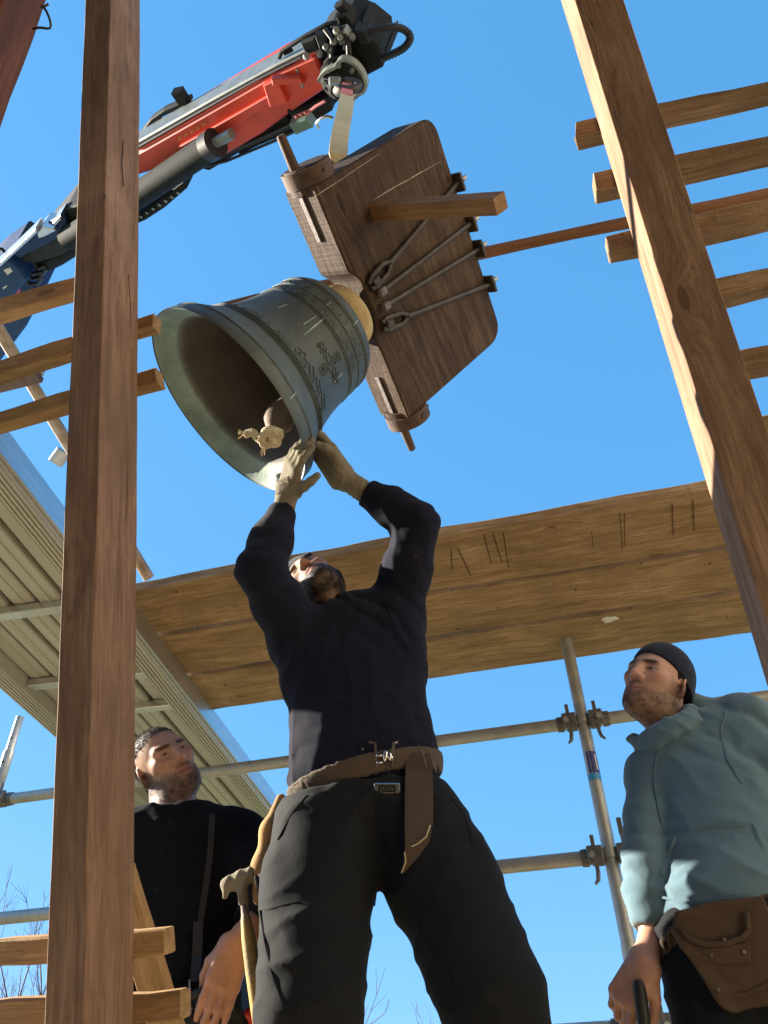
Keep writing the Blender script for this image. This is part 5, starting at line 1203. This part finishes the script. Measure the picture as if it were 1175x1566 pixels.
# the remote control box
rc = hit(lg0, 326, 1526); rc = rc*(1+.0/np.linalg.norm(rc)); rm = empty('crane_remote', rc); tag(rm, 'black and red crane remote control box hanging at the waist of the bearded person', 'remote control')
qx = unit(RGT*.95+UPC*.28); qz = unit(UPC*.8-FWD*.5); qz = unit(qz-qx*np.dot(qz, qx)); qy = np.cross(qz, qx)
mb = MB(); mb.box(rc-qz*.02-qx*.02, qx*.095, qy*.06, qz*.042, .012); mb.build('case', M['darkgrey'], rm)
mb = MB(); mb.tube([rc+qx*.02-qz*.064-qy*.062, rc+qx*.068-qz*.06-qy*.062, rc+qx*.086-qz*.04-qy*.06, rc+qx*.088+qz*.0-qy*.055], .010, 10); mb.build('red_guard', M['redplastic'], rm, None, True)
mb = MB(); mb.tube([rc-qx*.13+qz*.05-qy*.02, rc-qx*.02+qz*.07-qy*.02, rc+qx*.05+qz*.075-qy*.01], .011, 10); mb.build('carry_bar', M['rubber'], rm, None, True)
for k in range(4):
    q = rc-qx*(.075-.035*k)+qz*.022-qy*.03; mb = MB(); mb.tube([q, q+qz*.026+qx*.004], [.004, .003], 8); mb.build('joystick', M['chrome'] if k < 2 else M['redplastic'], rm, None, True)
mb = MB(); mb.box(rc+qx*.0+qz*.024-qy*.03, qx*.016, qy*.012, qz*.012, .003); mb.build('red_button', M['redplastic'], rm)
p0 = hit(lg0, 304, 1428); p0 = p0-unit(p0)*.006; p1 = rc-qx*.02+qz*.07-qy*.06
mb = MB(); mb.ribbon([p0+UPC*.03, p0+(p1-p0)*.3, p0+(p1-p0)*.62], .024, .005, RGT); mb.build('buckle_strap', M['rubber'], rm)
for s_ in (-1, 1): mb = MB(); mb.tube([p0+(p1-p0)*.6+RGT*s_*.014, p1+RGT*s_*.006], .0025, 6); mb.build('snap_hook', M['galv'], rm)

# ================================================================== the man in the hoodie
pel = J(1126, 1432, 2.03); che = J(1097, 1222, 2.06); nb = J(1040, 1138, 2.08); wai = J(1112, 1330, 2.04)
sL, eL, wL = J(1000, 1190, 2.13), J(990, 1322, 2.07), JD(999, 1452, 1.83)
sR, eR, wR = J(1140, 1112, 2.02), J(1240, 1255, 1.98), J(1275, 1400, 1.9)
TA = torso_axes(sL, sR, pel, che); front = -TA[1]
A_ = np.array([sL, eL, wL, sR, eR, wR, pel, nb]); g = Grid(A_.min(0)-.17, A_.max(0)+.17, .0066)
g.ell(che, TA, (.175, .122, .20), .05); g.ell(wai, TA, (.172, .125, .17), .08); g.ell(pel+TA[2]*.06, TA, (.178, .128, .10), .06)
g.cone(sL, sR, .072, .076, .07); g.cone(sR+TA[2]*.01, nb, .06, .062, .06); g.cone(sL+TA[2]*.01, nb, .055, .062, .06)
limb(g, sL, eL, wL, .072, .056, .043, .018); limb(g, sR, eR, wR, .086, .068, .045, .03)
nu = unit(TA[2]*.9-RGT*.25+front*.1); g.cone(nb+nu*.0, nb+nu*.16, .066, .10, .008, 's')
g.cone(wL+unit(wL-eL)*.006, wL+unit(wL-eL)*.06, .06, .07, .002, 's'); g.half(pel+TA[2]*.005, -(TA[2]+TA[0]*.0), .003)
kp = hit(g, 1100, 1330)
def fr_(P):
    r = folds(P, .008, TA[2]*.75+TA[0]*.6, 24, 31.)+folds(P, .005, TA[0]*.8+TA[2]*.35, 40, 37.)+elbow_folds(P, eL, wL-sL, .13, .010, 120)
    r += elbow_folds(P, sR+front*.05-TA[2]*.05, TA[0]+TA[2]*.25, .15, .016, 80)+elbow_folds(P, pel+TA[2]*.06, TA[2], .14, .010, 110)
    d = unit(wL-eL); t = (P-wL)@d; r += np.where((t > -.05) & (t < .02), .004+.001*np.sin(t*1300), 0)*(np.linalg.norm(P-wL, axis=1) < .09)
    q = (P-kp)@TA[0]; z = (P-kp)@TA[2]; pk_ = (np.abs(q) < .13) & (z < .05) & (z > -.13) & ((P-kp)@TA[1] < .09); return r-np.where(pk_, .005, 0)
g.disp(fr_); rg0 = g
head_c = JD(1006, 1047, 2.28); fdir = camvec(-.70, .60, .40); udir = camvec(.42, .76, -.50)
hv, hf, hloc, HL, HX = head_mesh(head_c, fdir, udir, nb-nu*.02, .0028)
hcol = skin_cols(hloc, (.45, .27, .20), .8, (.085, .045, .03), 9)
grip = JD(968, 1512, 1.70)
caps = hand(JD(990, 1466, 1.775), -RGT*.55-UPC*.70-FWD*.2, RGT*.62-UPC*.5+FWD*.35, -FWD*.85+RGT*.2, (.66, .72, .70, .40), .05, 1.08, (.55, .45, .3))
hg = hand_grid(caps, wL-unit(wL-eL)*.03, .031); h1 = hg.mesh()
caps2 = hand(wR, J(1290, 1440, 1.85)-wR, FWD, -RGT, (.3, .3, .3, .3)); h2 = hand_grid(caps2, wR-unit(wR-eR)*.03, .03).mesh()
kL, kR = pel+XA*-.11-YA*.03-ZA*.46, pel+XA*.13-YA*.03-ZA*.46; aL, aR = down(kL+YA*.04, ZB+.09), down(kR+YA*.04, ZB+.09)
bg = Grid(np.minimum(A_.min(0), aL)-.2, np.maximum(A_.max(0), aR)+.2, .014)
bg.ell(che, TA, (.15, .10, .18), .05).ell(wai, TA, (.14, .10, .16), .06).ell(pel, TA, (.15, .10, .12), .06).cone(sL, sR, .05, .05, .05).cone(che, nb, .07, .055, .04)
limb(bg, sL, eL, wL, .052, .04, .028); limb(bg, sR, eR, wR, .055, .042, .03)
limb(bg, pel-XA*.08, kL, aL, .08, .06, .04); limb(bg, pel+XA*.09, kR, aR, .08, .06, .04); bv, bf = bg.mesh()
tone = np.array([.45, .27, .20])
man3 = body_object('person', [(hv, hf), (bv, bf), h1, h2], [hcol, np.tile(tone, (len(bv), 1)), hc_(h1[0]), hc_(h2[0])], down(pel, ZB))
tag(man3, 'person in grey-blue hoodie and dark beanie with brown leather tool pouch, looking sideways', 'person', 'men receiving the bell')
sdf_obj('hoodie', g, M['teal'], man3)
for sm, w_ in (([(1034, 1277), (1075, 1270), (1120, 1262), (1152, 1259), (1166, 1300)], .007), ([(1034, 1279), (1024, 1305), (1012, 1338)], .007), ([(1006, 1150), (1000, 1190), (1008, 1240), (1018, 1275)], .004), ([(1112, 1085), (1102, 1120), (1112, 1160), (1135, 1200)], .004), ([(1012, 1372), (1060, 1382), (1110, 1372), (1160, 1362)], .006)):
    strap_on(rg0, sm, w_, .004, 'seam', M['teal'], man3, .0015)
# collar / hood standing round the neck
cgd = Grid(nb-.2, nb+.2, .005); cx = unit(TA[0]); cy = unit(np.cross(nu, cx)); cc = nb+nu*.02
def ring(t, r, h_): return cc+cx*r*math.cos(t)+cy*r*math.sin(t)+nu*h_
R_ = [ring(t, .092, .0+.050*max(0, math.cos(t-.5))+.012*max(0, math.cos(t+2.6))) for t in np.linspace(0, 6.283, 25)]
for i in range(24): cgd.cone(R_[i], R_[i+1], .020, .020, .008)
R2 = [ring(t, .095, -.015) for t in np.linspace(0, 6.283, 25)]
for i in range(24): cgd.cone(R2[i], R_[i], .022, .019, .012)
lap = JD(962, 1130, 2.20); cgd.chain([ring(3.6, .085, .02), (lap+ring(3.6, .085, .02))/2+nu*.01, lap], [.016, .013, .005], .014); cgd.chain([ring(3.0, .085, .01), lap+RGT*.03-UPC*.012, lap], [.014, .012, .004], .014)
hb1 = JD(1082, 1098, 2.33); cgd.ell(hb1, TA, (.075, .055, .055), .03); cgd.ell(JD(1062, 1082, 2.36), TA, (.04, .05, .05), .03)
cgd.cone(nb-nu*.05, nb+nu*.2, .062, .078, .008, 's'); cgd.disp(lambda P: folds(P, .005, cx+nu, 70, 8.)); sdf_obj('hood', cgd, M['teal'], man3)
X_, F_, U_ = HX
cg = Grid(head_c-.18, head_c+.18, .0035); cg.ell(HL(0, -.016, .040), HX, (.0845, .107, .097), 0); cg.ell(HL(0, -.04, -.01), HX, (.081, .078, .07), .02); cg.half(HL(0, .085, .058), -(U_*.92-F_*.42)); 
cg.disp(lambda P: .0012*np.sin(((P-head_c)@X_)*700)); sdf_obj('beanie', cg, M['cap'], man3)
hgd = Grid(head_c-.15, head_c+.15, .003); hgd.ell(HL(0, -.014, .030), HX, (.0785, .100, .088), 0); hgd.half(HL(0, .022, .0), F_); hgd.half(HL(0, 0, -.012), -(U_-F_*.5)); hgd.ell(HL(.082, -.012, -.006), HX, (.016, .024, .036), .004, 's'); hgd.ell(HL(-.082, -.012, -.006), HX, (.016, .024, .036), .004, 's')
sdf_obj('hair', hgd, M['hair'], man3)
beard_hairs(hv, hloc, hf, head_c, .5, 1800, .003, man3, 'beard_red')
tg = Grid(np.minimum(np.minimum(aL, aR), pel)-[.2, .2, .06], np.maximum(np.maximum(aL, aR), pel)+[.2, .2, .1], .0095)
tg.ell(pel+TA[2]*.02, TA, (.165, .12, .10), .05); tg.ell(pel-TA[2]*.06, TA, (.17, .12, .12), .05)
for h_, k_, a_ in ((pel-XA*.085, kL, aL), (pel+XA*.09, kR, aR)): tg.chain([h_, k_, a_-ZA*.08], [.105, .085, .075], .04)
tg.disp(lambda P: folds(P, .007, ZA+XA*.4, 40, 44.)); tg.half([0, 0, ZB], -ZA); sdf_obj('trousers', tg, M['trouser'], man3)
bp = hit(tg, 1060, 1410); sdf_obj('belt', tg.shell(.0, bp, TA[2], .02, .006), M['leather'], man3)
# leather tool pouch
pc = JD(1112, 1455, 1.665); f_ = unit(-pc+RGT*.15); px_ = unit(RGT-f_*np.dot(RGT, f_)); px_ = unit(px_+UPC*.19); pu_ = np.cross(f_, px_); s_ = 1.665/FPX
def PQ(px, py, l): return pc+px_*(px-1112)*s_*1.0-pu_*(py-1455-(1112-px)*.19)*s_+f_*l
po = empty('tool_pouch', pc); WM[po.name] = Matrix.Translation(tuple(pc)); po.parent = man3; po.matrix_local = WM[man3.name].inverted() @ Matrix.Translation(tuple(pc))
pg = Grid(pc-.2, pc+.2, .0045)
PR = (px_, f_, pu_)
def poly_slab(g, pix, l0, l1, rd): 
    cpt = PQ(sum(p[0] for p in pix)/len(pix), sum(p[1] for p in pix)/len(pix), (l0+l1)/2)
    q = g.sl(cpt-.19, cpt+.19); x, y, z = g.pts(q); shp = (x.shape[0], y.shape[1], z.shape[2]); d = np.full(shp, -1., np.float32)
    V_ = [PQ(a, b, 0) for a, b in pix]; n_ = len(V_)
    for i in range(n_):
        e = V_[(i+1) % n_]-V_[i]; nn = unit(np.cross(e, f_)); 
        if nn@(sum(V_)/n_-V_[i]) > 0: nn = -nn
        h_ = ((x-V_[i][0])*nn[0]+(y-V_[i][1])*nn[1]+(z-V_[i][2])*nn[2]).astype(np.float32); d = np.maximum(d, h_+rd)
    dz = (x-pc[0])*f_[0]+(y-pc[1])*f_[1]+(z-pc[2])*f_[2]; d = np.maximum(d, np.abs(dz-(l0+l1)/2)-(l1-l0)/2+rd)-rd
    g.comb(q, d.astype(np.float32), .012, 'u')
poly_slab(pg, [(1040, 1428), (1056, 1402), (1100, 1388), (1190, 1376), (1200, 1500), (1150, 1524), (1088, 1536), (1078, 1530)], -.045, .012, .012)
pg.disp(lambda P: folds(P, .004, px_+pu_, 60, 14.)); pb_o = sdf_obj('pouch_body', pg, M['leather'], po)
mb = MB(); mb.ribbon([PQ(*q, .016) for q in ((1052, 1425), (1064, 1440), (1085, 1447), (1115, 1444), (1140, 1436), (1152, 1425), (1158, 1400))], .012, .010, pu_); mb.build('pocket_rim', M['leather'], po, None, True)
mb = MB(); mb.prism([PQ(*q, .013) for q in ((1066, 1449), (1100, 1450), (1148, 1440), (1138, 1470), (1090, 1474))], f_*.006, .002); mb.build('pocket_patch', M['leather'], po)
mb = MB(); mb.ribbon([PQ(*q, .014) for q in ((1055, 1440), (1078, 1462), (1104, 1492))], .005, .004, px_+pu_); mb.build('seam', M['leather'], po)
for q in ((1088, 1460), (1135, 1455), (1113, 1439), (1081, 1507)): mb = MB(); mb.tube([PQ(*q, .016), PQ(*q, .023)], .0042, 10); mb.build('rivet', M['chrome'], po)
mb = MB(); mb.ribbon([PQ(*q, .012) for q in ((1080, 1515), (1115, 1512), (1150, 1498), (1190, 1486))], .008, .006, pu_); mb.build('bottom_seam', M['leather'], po)
# tool gripped in the hand
ga_ = JD(978, 1508, 1.735); gb_ = JD(992, 1620, 1.66); gd_ = unit(gb_-ga_)
ht = empty('hand_tool', ga_); tag(ht, 'dark handled tool gripped by the person in the hoodie', 'hand tool')
mb = MB(); mb.tube([ga_-gd_*.012, ga_, ga_+gd_*.06, ga_+gd_*.09], [.010, .0145, .015, .012], 14); mb.build('grip', M['rubber'], ht, None, True, 50)
mb = MB(); mb.tube([ga_+gd_*.085, ga_+gd_*.2], [.017, .016], 14); mb.build('shaft', M['galv'], ht, None, True, 50)

# ------------------------------------------------------------------ bare trees beyond the scaffold
def bare_tree(base, Ht, label, seed, spread=.55, lean=(0, 0)):
    rr = random.Random(seed); root = empty('bare_tree', base); tag(root, label, 'tree', 'bare winter trees behind the tower'); tm = MB(); cm = MB(); cnt = [0]
    def grow(p, d, L, r, dep):
        if cnt[0] > 2600: return
        cnt[0] += 1; n = 3 if dep < 3 else 2; pts = [p]; q = p; dd = d
        for k in range(n): dd = unit(dd+np.array([rr.gauss(0, .13), rr.gauss(0, .13), rr.gauss(.04, .09)])); q = q+dd*L/n; pts.append(q)
        (tm if dep == 0 else cm).tube(pts, [r*(1-.35*k/n) for k in range(n+1)], 7 if dep < 2 else 4, False)
        if dep >= 6 or r < .004: return
        kids = rr.choice((2, 3, 3)) if dep else 5
        for k in range(kids):
            a = rr.uniform(0, 6.28); t = spread*rr.uniform(.5, 1.25); x = unit(np.cross(dd, [.3, .5, .8])); y = np.cross(dd, x)
            nd = unit(dd*math.cos(t)+(x*math.cos(a)+y*math.sin(a))*math.sin(t)+ZA*.12); at_p = pts[-1] if k < 2 else pts[rr.randint(1, n)]
            grow(at_p, nd, L*rr.uniform(.58, .8), r*rr.uniform(.5, .68), dep+1)
    grow(V3(base), unit([lean[0], lean[1], 1]), Ht*.34, Ht*.011, 0)
    tm.build('trunk', M['bark'], root, None, True); cm.build('crown', M['bark'], root, None, True)['kind'] = 'stuff'
def gpt(px, py, D): d = ray(px, py); d = d/np.hypot(d[0], d[1]); q = d*D; q[2] = ZG; return q
bare_tree(gpt(40, 1500, 26), 12.6, 'bare tree behind the two lowest battens and the low guard rail', 3)
bare_tree(gpt(-50, 1500, 30), 13.6, 'bare tree further out past the low guard rail of the scaffold', 8)
bare_tree(gpt(120, 1500, 34), 13.4, 'bare tree mostly hidden by the tall rafter and the low battens', 12)
bare_tree(gpt(410, 1500, 30), 14.0, 'bare tree glimpsed between the hammer handle and the black trousers', 21)
bare_tree(gpt(610, 1560, 30), 10.2, 'low bare tree seen between the legs of the man reaching up', 33)
bare_tree(gpt(660, 1560, 34), 10.4, 'second low bare tree seen between the legs beside the right knee', 41)
